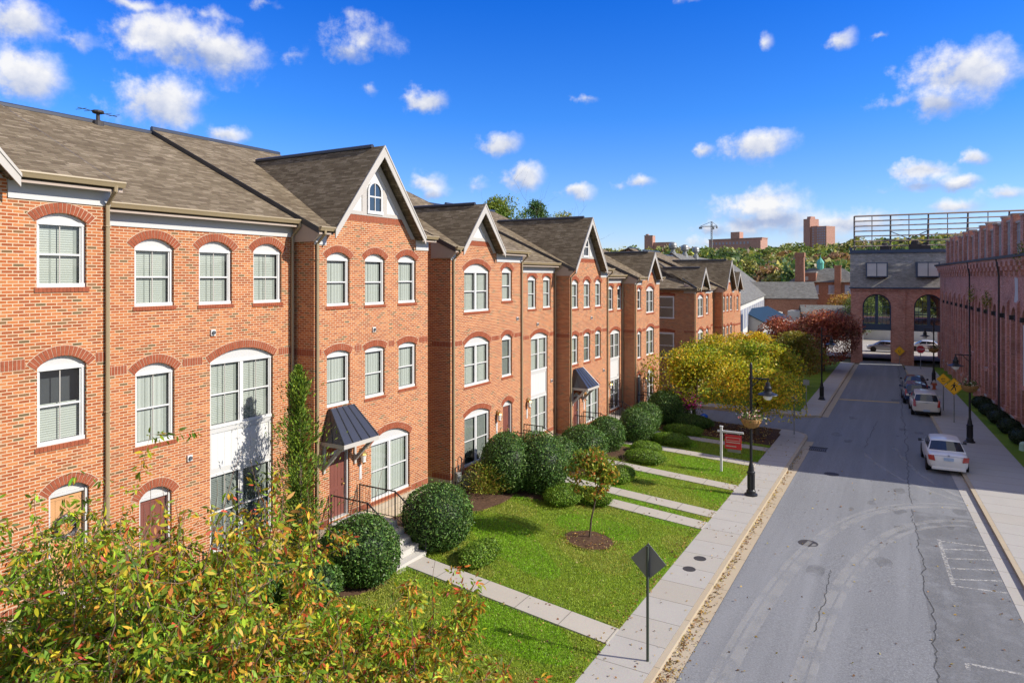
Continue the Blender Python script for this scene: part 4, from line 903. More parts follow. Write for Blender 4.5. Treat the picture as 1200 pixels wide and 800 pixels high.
# ------------------------------------------------------------------ street furniture
def street_lamp(loc, label, arm, plain=False):
    """arm = +1 reaches to +X, -1 to -X"""
    t = thing('street_lamp', loc, label, 'street lamp', 'black street lamps with hanging baskets')
    mb = MB(); mb.lathe([(.27, 0), (.27, .06), (.2, .1), (.19, .2), (.14, .26), (.14, .9), (.17, .93), (.17, 1.0), (.13, 1.04), (.1, 1.25), (.085, 1.3), (.06, 1.42), (.055, 5.45), (.07, 5.47), (.05, 5.6), (.015, 5.66)], (0, 0, 0), 16)
    for k in range(8): a = 2 * math.pi * k / 8; mb.tube([(.145 * math.cos(a), .145 * math.sin(a), .27), (.145 * math.cos(a), .145 * math.sin(a), .9)], .014, 4)
    mb.build('pole', 'black', t, local=True)
    mb = MB(); z = 5.0; mb.tube([(0, 0, z), (arm * .74, 0, z)], .032, 8); mb.tube([(0, 0, z - .4), (arm * .2, 0, z - .2), (arm * .36, 0, z - .02)], .018, 6); mb.lathe([(.085, -.05), (.085, .05)], (0, 0, z), 10); mb.build('arm', 'black', t, local=True)
    x = arm * .68; mb = MB(); mb.lathe([(.02, .02), (.03, -.12), (.09, -.16), (.11, -.3), (.16, -.36), (.14, -.5), (.2, -.56), (.4, -.64), (.41, -.66), (.2, -.6), (.05, -.6)], (x, 0, z), 18); s = mb.build('lamp_shade', 'black', t, local=True, smooth=False)
    mb = MB(); mb.lathe([(.16, -.62), (.19, -.7), (.17, -.8), (.1, -.87), (.01, -.89)], (x, 0, z), 14); mb.build('globe', 'globe', t, local=True, smooth=True)
    if not plain:
        b = MB(); zc = 3.15; b.lathe([(.12, -.28), (.28, -.2), (.4, -.02), (.42, .1), (.4, .12), (.1, .08)], (0, 0, zc), 14)
        for k in range(12): a = 2 * math.pi * k / 12; b.tube([(.425 * math.cos(a), .425 * math.sin(a), zc + .1), (.41 * math.cos(a), .41 * math.sin(a), zc - .02), (.29 * math.cos(a), .29 * math.sin(a), zc - .2), (.12 * math.cos(a), .12 * math.sin(a), zc - .29)], .012, 4)
        bo = b.build('hanging_basket', 'basket', t, local=True)
        n = 420; p = RNG.normal(size=(n, 3)) * np.array([.22, .22, .1]) + np.array([0, 0, zc + .2]); c = palette(n, [(.06, .11, .02), (.1, .16, .03), (.6, .3, .34), (.7, .66, .5), (.5, .12, .2)], [5, 4, 2, 2, 1])
        link(leaf_mesh('flowers', p, RNG.uniform(.06, .13, n), c, 'leaf', .7), 'flowers', bo)
    return t
street_lamp((-5.69, 30.4, gz(30.4)), 'black street lamp with flower basket on the near left pavement, arm over the road', 1)
street_lamp((-5.63, 58.5, gz(58.5)), 'distant black street lamp on the left pavement before the red tree', 1, True)
street_lamp((3.25, 47.1, gz(47.1)), 'black street lamp with flower basket beside the mill, just past the white saloon', -1)
street_lamp((2.3, 73.0, gz(73)), 'black street lamp with flower basket beside the fire hydrant near the archway', -1)
def diamond(name, loc, label, size, zc, facing, mat, post='steel', sym=None, two=False, pr=.035):
    t = thing(name, loc, label, 'road sign'); f = facing
    mb = MB(); mb.tube([(0, 0, -.1), (0, 0, zc + size * .62)], pr, 8); mb.build('post', post, t, local=True)
    y = f * (pr + .012); mb = MB(); h = size * .7071; mb.prism([(0, y, zc - h), (h, y, zc), (0, y, zc + h), (-h, y, zc)], (0, f * .012, 0), 0)
    p = mb.build('sign_panel', mat, t, local=True)
    s = MB(); y2 = y + f * .016 if f > 0 else y - .0155
    for k in range(4):
        a = [(0, -h), (h, 0), (0, h), (-h, 0)]; (x0, z0), (x1, z1) = a[k], a[(k + 1) % 4]; q = .93; w = .9
        if mat == 'yellow': s.poly([(x0 * q, y2, zc + z0 * q), (x1 * q, y2, zc + z1 * q), (x1 * w, y2, zc + z1 * w), (x0 * w, y2, zc + z0 * w)])
    P = lambda pts: s.poly([(x * size, y2, zc + z * size) for x, z in pts])
    if sym == 'walker':
        s.poly([(.055 * size * math.cos(i * .524) + .02 * size, y2, zc + .3 * size + .055 * size * math.sin(i * .524)) for i in range(12)])
        P([(-.06, .22), (.08, .22), (.07, 0), (-.07, -.02)]); P([(-.07, 0), (.02, 0), (-.08, -.2), (-.2, -.34), (-.25, -.31), (-.14, -.17)]); P([(-.02, 0), (.07, 0), (.13, -.16), (.15, -.34), (.08, -.34), (.06, -.16)])
        P([(-.06, .22), (-.05, .14), (-.15, .04), (-.22, .02), (-.23, .06), (-.16, .1)]); P([(.08, .22), (.06, .14), (.15, .06), (.22, .1), (.24, .06), (.15, 0)])
    elif sym == 'curve':
        P([(-.2, .02), (-.12, .12), (.12, .12), (.2, .02), (.12, .02), (.09, .06), (-.09, .06), (-.12, .02)]); P([(-.24, .04), (-.08, .04), (-.16, -.06)]); P([(-.2, -.14), (.2, -.14), (.2, -.18), (-.2, -.18)]); P([(-.12, -.22), (.12, -.22), (.12, -.26), (-.12, -.26)])
    if s.f: s.build('symbol', 'black', p, local=True)
    return t
diamond('road_sign', (-5.32, 15.75, gz(15.7)), 'grey back of a diamond road sign on a slim green post by the near kerb', .62, 2.36, 1, 'signgrey', 'greenpost')
diamond('road_sign', (2.82, 53.4, gz(53.4)), 'yellow diamond pedestrian crossing sign on the mill pavement', .8, 2.35, -1, 'yellow', sym='walker')
diamond('road_sign', (2.42, 58.0, gz(58)), 'smaller yellow diamond sign just beyond the pedestrian crossing sign', .62, 2.25, -1, 'yellow', sym='curve')
diamond('road_sign', (-.5, 91.2, gz(91)), 'tiny yellow diamond sign fixed at the pier of the archway', .8, 1.35, -1, 'yellow', sym='curve')
t = thing('stop_sign', (1.5, 85.7, gz(85.7)), 'red octagonal stop sign standing before the right archway', 'road sign')
mb = MB(); mb.tube([(0, 0, 0), (0, 0, 2.5)], .035, 8); mb.build('post', 'steel', t, local=True)
mb = MB(); oc = [(.42 * math.cos(math.pi / 8 + k * math.pi / 4), .42 * math.sin(math.pi / 8 + k * math.pi / 4)) for k in range(8)]; mb.prism([(x, -.05, 2.1 + z) for x, z in oc], (0, .012, 0), 0); mb.prism([(x * 1.08, -.047, 2.1 + z * 1.08) for x, z in oc], (0, .01, 0), 1); p = mb.build('sign_panel', ['red', 'white'], t, local=True)
def letters(txt, size, mat, name, parent, loc, rot=(math.pi / 2, 0, 0)):
    cu = bpy.data.curves.new('c', 'FONT'); cu.body = txt; cu.size = size; cu.align_x = 'CENTER'; cu.align_y = 'CENTER'; cu.extrude = .002
    o = bpy.data.objects.new('c', cu); COL.objects.link(o); dg = bpy.context.evaluated_depsgraph_get(); me = bpy.data.meshes.new_from_object(o.evaluated_get(dg)); bpy.data.objects.remove(o)
    me.materials.clear(); me.materials.append(M[mat]); q = link(me, name, parent, loc); q.rotation_euler = rot; return q
letters('STOP', .28, 'white', 'lettering', p, (0, -.054, 2.1))
t = thing('real_estate_sign', (-7.6, 33.3, lawn(-7.6, 33.3)), 'white post with a red hanging sale board on the lawn', 'yard sign')
mb = MB(); mb.box(-.05, .05, -.05, .05, -.1, 2.12); mb.prism([(-.07, -.07, 2.12), (.07, -.07, 2.12), (.07, .07, 2.12), (-.07, .07, 2.12)], (0, 0, .05)); mb.box(-.18, 1.02, -.04, .04, 1.88, 1.97); mb.build('post', 'white', t, local=True)
mb = MB(); mb.box(.17, .93, -.015, .015, 1.13, 1.8, 0); mb.box(.22, .88, -.018, .018, 1.42, 1.46, 1); mb.box(.22, .88, -.018, .018, 1.52, 1.68, 1); mb.box(.24, .86, -.02, .02, 1.54, 1.66, 0); mb.box(.22, .7, -.018, .018, 1.24, 1.28, 1)
for x in (.25, .85): mb.tube([(x, 0, 1.8), (x, 0, 1.88)], .01, 4, 1)
mb.build('sign_board', ['red', 'trim'], t, local=True); mb = MB(); mb.box(.3, .9, -.014, .014, .98, 1.1); mb.build('sign_rider', 'signgrey', t, local=True)
t = thing('fire_hydrant', (2.22, 69.4, gz(69.4)), 'orange-red fire hydrant with pale bonnet on the right pavement', 'fire hydrant')
mb = MB(); mb.lathe([(.18, 0), (.18, .06), (.12, .08), (.12, .5), (.15, .52), (.15, .57)], (0, 0, 0), 12); mb.tube([(-.22, 0, .42), (.22, 0, .42)], .06, 8); mb.tube([(0, -.2, .4), (0, 0, .4)], .08, 8); mb.build('barrel', 'rust', t, local=True)
mb = MB(); mb.lathe([(.14, .57), (.13, .68), (.06, .76), (.04, .77), (.04, .82), (.01, .83)], (0, 0, 0), 12); mb.build('bonnet', 'trim', t, local=True)
for x, y, lab in ((-5.75, 44.0, 'slim grey post without sign at the junction corner, nearer of two'), (-5.95, 51.6, 'slim grey post across the side street, farther of two')):
    mb = MB(); mb.tube([(x, y, gz(y)), (x, y, gz(y) + 2.4)], .03, 6); mb.box(x - .2, x + .2, y - .05, y - .035, gz(y) + 2.0, gz(y) + 2.36); tag(mb.build('sign_post', 'steel'), lab, 'post', 'bare posts at the junction')
t = thing('utility_box', (5.75, 46.3, gz(46.3)), 'small pale green utility box on the grass by the mill', 'utility box')
M['palegreen'] = mat_plain('pale_green_box', (.35, .5, .38), .6)
mb = MB(); mb.lathe([(.32, 0), (.3, .35), (.27, .42), (.2, .46)], (0, 0, 0), 8); mb.build('body', 'palegreen', t, local=True); mb = MB(); mb.box(-.15, .15, -.34, -.29, .1, .3); mb.build('hatch', 'palegreen', t, local=True)
# gas meter by the house with the round shrubs
t = thing('gas_meter', (-15.35, 22.35, lawn(-15.3, 22.3)), 'grey gas meter with pipes at the brick corner beside the yellow-green shrub', 'gas meter')
mb = MB(); mb.box(-.1, .12, -.14, .14, .45, .8); mb.lathe([(.12, -.03), (.12, .03)], (.13, 0, .62), 12, axis='x'); mb.build('meter', 'steel', t, local=True, bevel=.03); mb = MB(); mb.tube([(0, -.12, 0), (0, -.12, 1.0), (0, .1, 1.05), (0, .12, .8)], .025, 6); mb.tube([(0, .3, 0), (0, .3, 1.3), (-.1, .3, 1.35)], .03, 6); mb.build('pipe', 'iron', t, local=True)

# ------------------------------------------------------------------ cars (local: +Y forward)
def make_car(label, loc, rot, paint, prof, W_=.88, L_=4.5, hatch=False, zroof=1.47):
    t = thing('parked_car', loc, label, 'car', 'cars parked along the kerb', rot)
    # stations: y, half width, bottom, shoulder height
    rings = []
    for (y, w, zb, zt) in prof:
        half = [(0, zb), (w * .82, zb), (w * .97, zb + .1), (w, zb + (zt - zb) * .45), (w * .985, zb + (zt - zb) * .75), (w * .93, zt - .03), (w * .8, zt + .005), (0, zt + .03)]
        rings.append([(x, y, z) for x, z in half] + [(-x, y, z) for x, z in half[-2:0:-1]])
    mb = MB(); mb.loft(rings); body = mb.build('body', paint, t, smooth=True, local=True, subsurf=2)
    hb = L_ / 2
    zb_ = prof[len(prof) // 2][3] - .01
    # glasshouse rings from below belt to roof
    if hatch: gs = [(-hb + .12, .74, -hb + .38, .6), (-hb + .9, .8, -hb + .95, .64), (.2, .82, .1, .66), (.95, .8, .45, .62), (1.25, .76, .5, .6)]; rear0, rear1, fr0, fr1 = -hb + .1, -hb + .42, 1.45, .55
    else: rear0, rear1, fr0, fr1 = -hb + .72, -hb + 1.35, 1.3, .45
    wb, wr = W_ * .92, W_ * .7; zr = zroof
    ring = lambda y, w, z, k: [(-w, y, z), (-w * .5, y - k, z + .0), (0, y - k * 1.3, z + .0), (w * .5, y - k, z), (w, y, z)]
    low = [(-wb, rear0 + .05, zb_), (-wb * .5, rear0 - .06, zb_ + .02), (0, rear0 - .09, zb_ + .02), (wb * .5, rear0 - .06, zb_ + .02), (wb, rear0 + .05, zb_), (wb, 0, zb_), (wb * .97, fr0 - .1, zb_), (wb * .5, fr0 + .1, zb_), (0, fr0 + .14, zb_), (-wb * .5, fr0 + .1, zb_), (-wb * .97, fr0 - .1, zb_), (-wb, 0, zb_)]
    top = [(-wr, rear1 + .08, zr - .05), (-wr * .5, rear1 - .01, zr - .01), (0, rear1 - .03, zr), (wr * .5, rear1 - .01, zr - .01), (wr, rear1 + .08, zr - .05), (wr, 0, zr - .03), (wr * .97, fr1 - .05, zr - .05), (wr * .5, fr1 + .05, zr - .02), (0, fr1 + .07, zr - .01), (-wr * .5, fr1 + .05, zr - .02), (-wr * .97, fr1 - .05, zr - .05), (-wr, 0, zr - .03)]
    mb = MB(); mid = [tuple(a[i] * .35 + b[i] * .65 for i in range(3)) for a, b in zip(low, top)]
    mb.loft([low, top], caps=False); n = len(mb.v); mb.v.append((0, (rear1 + fr1) / 2, zr + .035))
    ins = [tuple(p[i] * .7 + (0, (rear1 + fr1) / 2, zr + .03)[i] * .3 for i in range(3)) for p in top]; mb.loft([top, ins], caps=False); b0 = len(mb.v) - 12
    for k in range(12): mb.f.append([b0 + k, b0 + (k + 1) % 12, n]); mb.m.append(0)
    mb.build('roof', paint, t, smooth=True, local=True)
    # glass panels a few mm proud
    def pane(idx, name, a=.1, b=.84, ea=.05, eb=.95, push=.008):
        g = MB(); rows = []
        for f in (a, b):
            row = [tuple(low[i][k] * (1 - f) + top[i][k] * f for k in range(3)) for i in idx]
            row[0] = tuple(row[0][k] * (1 - ea) + row[1][k] * ea for k in range(3)); row[-1] = tuple(row[-2][k] * (1 - eb) + row[-1][k] * eb for k in range(3))
            rows.append(row)
        c = Vector((0, (rear1 + fr1) / 2, 1.1))
        def out(p): v = Vector(p); d = (v - c); d.z = 0 if abs(d.x) > .6 else d.z; return tuple(v + d.normalized() * push * 1.5)
        for k in range(len(idx) - 1): g.poly([out(rows[0][k]), out(rows[0][k + 1]), out(rows[1][k + 1]), out(rows[1][k])])
        g.build(name, 'carglass', t, local=True, smooth=True)
    pane([0, 1, 2, 3, 4], 'rear_window', .16, .88, .12, .88); pane([6, 7, 8, 9, 10], 'windscreen', .12, .9, .12, .88)
    pane([4, 5], 'side_window', .18, .82, .1, .96); pane([5, 6], 'side_window', .18, .82, .04, .9); pane([11, 0], 'side_window', .18, .82, .04, .9); pane([10, 11], 'side_window', .18, .82, .1, .96)
    for sx in (-1, 1):
        for y in (-hb * .6, hb * .62):
            w = MB(); x = sx * (W_ - .1); w.lathe([(.2, -.1), (.31, -.1), (.325, -.06), (.325, .06), (.31, .1), (.2, .1)], (x, y, .325), 20, 0, 'x'); wo = w.build('wheel', 'tyre', t, local=True)
            q = MB(); q.lathe([(.205, -.095), (.205, .095)], (x, y, .325), 16, 0, 'x'); 
            for k in range(5): a = k * 1.2566; q.box(x + sx * .096 - .004, x + sx * .096 + .004, y - .02, y + .02, .325, .327)
            q.build('rim', 'rim', wo, local=True)
            q = MB(); q.lathe([(.37, -.02), (.37, .02)], (sx * (W_ + .004) - sx * .02, y, .33), 20, 0, 'x'); q.build('wheel_arch', 'tyre', t, local=True)
        q = MB(); x = sx * (W_ + .03); q.box(min(x, x + sx * .16), max(x, x + sx * .16), .62, .74, zb_ + .02, zb_ + .17); q.box(min(x - sx * .1, x), max(x - sx * .1, x), .66, .7, zb_ + .03, zb_ + .08); q.build('wing_mirror', 'cardark' if not hatch else paint, t, local=True, bevel=.03)
        q = MB(); yr = -hb
        if hatch: q.prism([(sx * .62, yr - .0, .72), (sx * .8, yr + .03, .74), (sx * .8, yr + .1, 1.2), (sx * .68, yr + .1, 1.22)], (0, -.05, 0))
        else: q.prism([(sx * .55, yr - .01, .68), (sx * .82, yr + .1, .7), (sx * .85, yr + .16, .92), (sx * .6, yr + .03, .94)], (0, -.055, 0))
        q.build('tail_light', 'taillight', t, local=True, bevel=.015)
        q = MB(); q.prism([(sx * .5, hb - .02, .6), (sx * .8, hb - .16, .62), (sx * .8, hb - .2, .76), (sx * .52, hb - .06, .74)], (0, .06, 0)); q.build('headlight', 'globe', t, local=True, bevel=.01)
    q = MB(); q.box(-.2, .2, -hb - .05, -hb + .0, .72 if not hatch else .4, .86 if not hatch else .53); q.build('licence_plate', 'plate', t, local=True)
    q = MB(); q.box(-.7, .7, -hb - .035, -hb + .06, .26, .4); q.build('bumper', 'tyre' if hatch else paint, t, local=True, bevel=.03)
    q = MB(); q.tube([(-.6, -hb - .012, .93 if not hatch else 1.0), (0, -hb - .03, .945 if not hatch else 1.02), (.6, -hb - .012, .93 if not hatch else 1.0)], .012, 4); q.lathe([(.05, -.01), (.05, .01)], (0, -hb - .02, .98 if not hatch else .98), 10); q.build('trim_strip', 'rim', t, local=True)
    return t
SED = [(-2.26, .62, .42, .7), (-2.2, .78, .3, .93), (-1.9, .86, .24, 1.0), (-1.2, .88, .22, 1.0), (0, .885, .2, .96), (.9, .88, .2, .95), (1.6, .87, .22, .88), (2.05, .8, .26, .76), (2.25, .6, .36, .62)]
HAT = [(-2.0, .7, .4, .95), (-1.96, .82, .3, 1.02), (-1.5, .87, .24, 1.03), (-.8, .88, .22, 1.02), (.2, .885, .2, 1.0), (1.0, .87, .22, .98), (1.6, .84, .24, .9), (1.95, .72, .3, .75)]
ang = math.atan(.0525)
make_car('white saloon car seen from behind, nearest of the cars parked by the mill kerb', (1.72, 41.1, gz(41.1) + RD), ang, 'carwhite', SED)
make_car('cream upright hatchback with tall tail lamps behind the white saloon', (1.22, 57.3, gz(57.3) + RD), ang, 'carcream', HAT, L_=4.1, hatch=True, zroof=1.6)
make_car('dark blue car parked just ahead of the cream hatchback', (.72, 62.4, gz(62.4) + RD), ang, 'carblue', HAT, L_=4.1, hatch=True, zroof=1.55)
make_car('black car farthest along the kerb, ahead of the blue one', (.75, 67.6, gz(67.6) + RD), ang, 'cardark', SED)

# ------------------------------------------------------------------ the old mill on the right
MILL0, MILL1 = 40.2, 90.5
mang = -math.atan(-.070); mx0 = rb(MILL0)
ml = thing('brick_mill', (mx0, MILL0, gz(MILL0)), 'long red brick mill with tall arched recesses along the right pavement', 'mill', rot=mang)
LEN = (MILL1 - MILL0) / math.cos(mang); BAY = 3.0
zc = 9 + 1.35 - gz(MILL0); zo1 = 9 - 1.9 - gz(MILL0)                # cornice and arch tops above its own base
nb = int(LEN / BAY); mb = MB(); holes = []
for k in range(nb):
    c = 1.6 + k * BAY; w = .72; P = [(c + w * math.cos(a), zo1 - w + w * math.sin(a)) for a in [math.pi * i / 8 for i in range(9)]]
    holes.append([(c - w, .5), (c + w, .5)] + P)
fill_wall(mb, [(0, -1.2), (LEN, -1.2), (LEN, zc), (0, zc)], holes, lambda u, v: (0, u, v))
for h in holes: reveal(mb, h, lambda u, v: (0, u, v), lambda u, v: (.45, u, v))
mb.poly([(0, 0, -1.2), (24, 0, -1.2), (24, 0, zc), (0, 0, zc)]); mb.poly([(24, 0, -1.2), (24, LEN, -1.2), (24, LEN, zc), (24, 0, zc)]); mb.poly([(0, LEN, -1.2), (24, LEN, -1.2), (24, LEN, zc), (0, LEN, zc)])
mb.poly([(0, 0, zc - .01), (24, 0, zc - .01), (24, LEN, zc - .01), (0, LEN, zc - .01)])
wl = mb.build('wall', 'mill', ml, local=True)
r = random.Random(5)
for k in range(nb):
    c = 1.6 + k * BAY
    f = MB()
    kind = r.choice('bbwd')
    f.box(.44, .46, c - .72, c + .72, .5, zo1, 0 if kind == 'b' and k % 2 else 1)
    if k == 3: f.box(.05, .298, c - .7, c + .7, 2.5, zo1 - 1.0, 3)
    if kind == 'w':
        for z in [1 + .8 * i for i in range(int((zo1 - 1.6) / .8))]: f.box(.24, .298, c - .72, c + .72, z, z + .05, 2)
        for y in (-.36, 0, .36): f.box(.24, .297, c + y - .03, c + y + .03, .5, zo1 - .4, 2)
    else:
        f.box(.2, .296, c - .3, c + .45, 3 + r.random() * 2, 4.6 + r.random(), 1); 
        if r.random() < .6: f.box(-.12, .29, c - .72, c + .72, 2.2 + r.random(), 2.5 + r.random(), 0)
    f.box(-.06, .44, c - .78, c + .78, .36, .498, 4)
    f.build('window', ['mill', 'dark', 'fascia', 'white', 'trim'], ml, local=True)
    p = MB(); y = c + BAY / 2; p.box(-.14, .01, y - .27, y + .27, -1, zo1 + .25); p.prism([(-.14, y - .27, zo1 + .25), (.01, y - .27, zo1 + .25), (.01, y - .27, zo1 + .5)], (0, .54, 0)); p.box(-.2, .01, y - .33, y + .33, -1, .8 + .2 * r.random()); p.box(-.1, .3, c - .82, c - .62, zo1 - .85, zo1 - .55, 2); p.box(-.1, .3, c + .62, c + .82, zo1 - .85, zo1 - .55, 2); p.build('pilaster', ['mill', 'dark', 'iron'], ml, local=True)
# corbelled cornice
cb = MB(); cb.box(-.55, .02, -.2, LEN + .1, zc - .12, zc + .06, 1); cb.box(-.42, .02, -.15, LEN, zc - .3, zc - .121, 0)
for k in range(int(LEN / 1.5)): y = .4 + k * 1.5; cb.box(-.46, .02, y - .38, y + .38, zc - .62, zc - .301, 0); cb.box(-.36, .02, y - .36, y + .36, zc - .9, zc - .621, 0); cb.box(-.2, .02, y - .3, y + .3, zc - 1.25, zc - .901, 0)
cb.build('cornice', ['mill', 'iron'], ml, local=True)
pt = MB(); pt.poly([(-.004, 12.3, zc - 3.0), (-.004, 12.4, zc - 1.4), (-.004, 13.3, zc - 1.35), (-.004, 13.15, zc - 2.2), (-.004, 13.4, zc - 2.9)][::-1]); pt.build('whitewash_patch', 'offwhite', ml, local=True)
# the broken upper storey: piers with pale glazed panels between
zt = 9 + 4.15 - gz(MILL0)
M['oldglass'] = mat_plain('dusty_glazing', (.3, .32, .38), .35, var=.4, scale=1.5)
for k in range(int(LEN / 2.9)):
    y = 1.0 + k * 2.9; hh = zt - .25 * (k % 3 == 1); p = MB(); p.box(.3, .85, y, y + .7, zc + .05, hh); p.box(.25, .9, y - .05, y + .75, hh, hh + .1, 1); p.box(.55, .7, y + .7, y + 2.9, zc + .05, hh - .35, 2)
    for q in (.55, 1.0, 1.5): p.box(.5, .72, y + .8 + q, y + .86 + q, zc + .06, hh - .34, 3)
    for z in (.9, 1.7): p.box(.505, .715, y + .7, y + 2.9, zc + z, zc + z + .06, 3)
    p.box(.45, .8, y + .7, y + 2.9, hh - .35, hh - .2, 1); p.build('clerestory_bay', ['mill', 'fascia', 'oldglass', 'trim'], ml, local=True)
dr = MB(); 
for y in (4.4, 16.4, 28.4): dr.tube([(-.45, y, zc - .1), (-.3, y, zc - 1.2), (-.3, y, .3)], .06, 6)
dr.build('downpipe', 'iron', ml, local=True)
# ------------------------------------------------------------------ the archway building closing the street
AY = 91.6; ax0, ax1 = -5.6, 5.6; ag = gz(AY)
ab = thing('archway_building', (0, AY, ag), 'brick archway building with slate mansard and two white dormer windows spanning the street', 'building', rot=.06)
zb_ = 9 - 1.3 - ag; zr_ = 9 + 3.0 - ag
def arch_hole(x0, x1, z0, ztop):
    w = (x1 - x0) / 2; c = (x0 + x1) / 2; return [(x0, z0), (x1, z0)] + [(c + w * math.cos(a), ztop - w + w * math.sin(a)) for a in [math.pi * i / 12 for i in range(13)]]
ah = [arch_hole(-4.35, -1.35, -.5, 9 - 1.95 - ag), arch_hole(.95, 3.95, -.5, 9 - 1.95 - ag)]
mb = MB(); f3 = lambda u, v: (u, 0, v); b3 = lambda u, v: (u, .9, v); fill_wall(mb, [(ax0, -.5), (ax1, -.5), (ax1, zb_), (ax0, zb_)], ah, f3)
for h in ah: reveal(mb, h, f3, b3)
fill_wall(mb, [(ax0, -.5), (ax1, -.5), (ax1, zb_), (ax0, zb_)], [arch_hole(-4.9, -.8, -.5, 4.3), arch_hole(.5, 4.4, -.5, 4.3), arch_hole(-4.6, -1.0, 4.75, 7.6), arch_hole(.7, 4.2, 4.75, 7.6)], lambda u, v: (u, 11, v))
for x in (ax0, ax1): mb.poly([(x, 0, -.5), (x, 11, -.5), (x, 11, zb_), (x, 0, zb_)])
mb.box(ax0 + .1, ax1 - .1, 1.0, 10.9, 4.45, 4.7)
for x, q in ((-.4, .55), (-5.0, .3), (4.6, .3)): mb.box(x - q, x + q, .92, 10.8, -.5, 4.44)
mb.box(-.9, .45, -.12, -.001, -.5, .9); mb.box(-.14, .1, -.1, -.001, .9, zb_ - .3); mb.box(ax0 - .06, ax1, -.12, -.002, zb_ - .28, zb_ - .02)
mb.build('wall', 'mill', ab, local=True)
for (x0, x1) in ((-4.35, -1.35), (.95, 3.95)):
    zt2 = 9 - 1.95 - ag; zf = 9 - 5.5 - ag; c = (x0 + x1) / 2; w = 1.5; mb = MB(); y = .4
    P = [(c + w * math.cos(a), zt2 - w + w * math.sin(a)) for a in [math.pi * i / 12 for i in range(13)]]; Q = [(c + (w - .14) * math.cos(a), zt2 - w + (w - .14) * math.sin(a)) for a in [math.pi * i / 12 for i in range(13)]]
    for i in range(12): mb.prism([(P[i][0], y, P[i][1]), (P[i + 1][0], y, P[i + 1][1]), (Q[i + 1][0], y, Q[i + 1][1]), (Q[i][0], y, Q[i][1])], (0, .12, 0), 0)
    mb.box(x0, x0 + .14, y, y + .12, zf, zt2 - w); mb.box(x1 - .14, x1, y, y + .12, zf, zt2 - w); mb.box(c - .16, c + .16, y - .02, y + .13, zf, zt2 - .1)
    for z in (zf + 1.1, zf + 2.0): mb.box(x0 + .1, x1 - .1, y + .03, y + .08, z, z + .05)
    for dx in (-1.0, -.6, .6, 1.0): mb.box(c + dx - .02, c + dx + .02, y + .03, y + .08, zf, zt2 - w + 1.0)
    mb.box(x0, x1, y - .05, y + .15, zf - .75, zf)
    fr = mb.build('arch_window', 'bluegrey', ab, local=True); g = MB(); g.poly([(px, y + .06, pz) for px, pz in [(x0 + .05, zf), (x1 - .05, zf)] + P[0:]]); g.build('pane', 'glass', fr, local=True)
# mansard
mb = MB(); P0 = [(ax0 - .1, -.15, zb_), (ax1, -.15, zb_), (ax1, 11.1, zb_), (ax0 - .1, 11.1, zb_)]; P1 = [(ax0 - .05, 2.7, zr_), (ax1, 2.7, zr_), (ax1, 9.6, zr_), (ax0 - .05, 9.6, zr_)]
mb.loft([P0, P1]); mb.box(ax0 - .2, ax1, -.3, -.0, zb_ - .02, zb_ + .12, 1); mb.box(ax0 - .15, ax1, 2.5, 2.9, zr_ - .05, zr_ + .35, 1); mb.box(ax0 - .15, ax0 + .2, 2.51, 9.6, zr_ + .002, zr_ + .7, 1); mb.build('roof', ['mansard', 'bluegrey'], ab, local=True)
for xc in (-2.85, 2.35):
    z0 = zb_ + 1.45; z1 = z0 + 1.5; mb = MB(); mb.box(xc - 1.15, xc + 1.15, .05, 2.4, z0 - .15, z1 + .12, 1); fr = mb.build('dormer', ['white', 'bluegrey'], ab, local=True)
    mb = MB()
    for s in (-.55, .55):
        c = xc + s * .96; mb.box(c - .48, c - .42, -.02, .045, z0, z1); mb.box(c + .42, c + .48, -.02, .045, z0, z1); mb.box(c - .42, c + .42, -.02, .045, z1 - .07, z1); mb.box(c - .42, c + .42, -.02, .045, z0, z0 + .07); mb.box(c - .42, c + .42, -.015, .04, (z0 + z1) / 2 - .04, (z0 + z1) / 2 + .04); mb.box(c - .42, c + .42, .03, .044, z0 + .07, z1 - .07, 1)  # panes are plain white: the glass's reflection is put into their colour
    mb.build('dormer_window', ['white', 'white'], fr, local=True)
# open steel frame of an old roof sign
sf = thing('steel_sign_frame', (0, AY, 0), 'rusty open steel lattice frame of an old sign standing on the mansard roof', 'steel frame', rot=.05)
zb2 = E(3.0) + .5; zt2 = E(7.6); y = 3.6
X = [ax0 + .35 + 3.95 * k for k in range(7)]
mb = MB()
for k, x in enumerate(X):
    if x > ax1 - .5: base = E(1.6)
    else: base = zb2 - .5
    mb.tube([(x, y, base), (x, y, zt2)], .09, 4); mb.tube([(x, y + 2.4, base), (x, y + .1, zt2 - .1)], .07, 4)
    for q in range(1, 6): z = base + (zt2 - base) * q / 6.5; mb.tube([(x, y, z), (x, y + 2.4 * (1 - (z - base) / (zt2 - base)), z)], .04, 4)
    if k < len(X) - 1: mb.tube([(x + 1.95, y + .1, base), (x + 1.95, y + .1, zt2)], .05, 4)
mb.build('upright', 'iron', sf, local=True)
for q in range(8):
    z = zt2 - .03 - q * .62; b = MB(); b.tube([(X[0], y - .06, z), (X[-1], y - .06, z)], .075 if q else .1, 4); b.build('rail', 'fascia', sf, local=True)
b = MB()
for k in (2,): b.tube([(X[k - 1], y + .1, zb2 + .2), (X[k], y + .1, zt2 - 2.0)], .05, 4); b.tube([(X[k - 1], y + .1, zt2 - 2.0), (X[k], y + .1, zb2 + .2)], .05, 4)
b.build('brace', 'iron', sf, local=True)
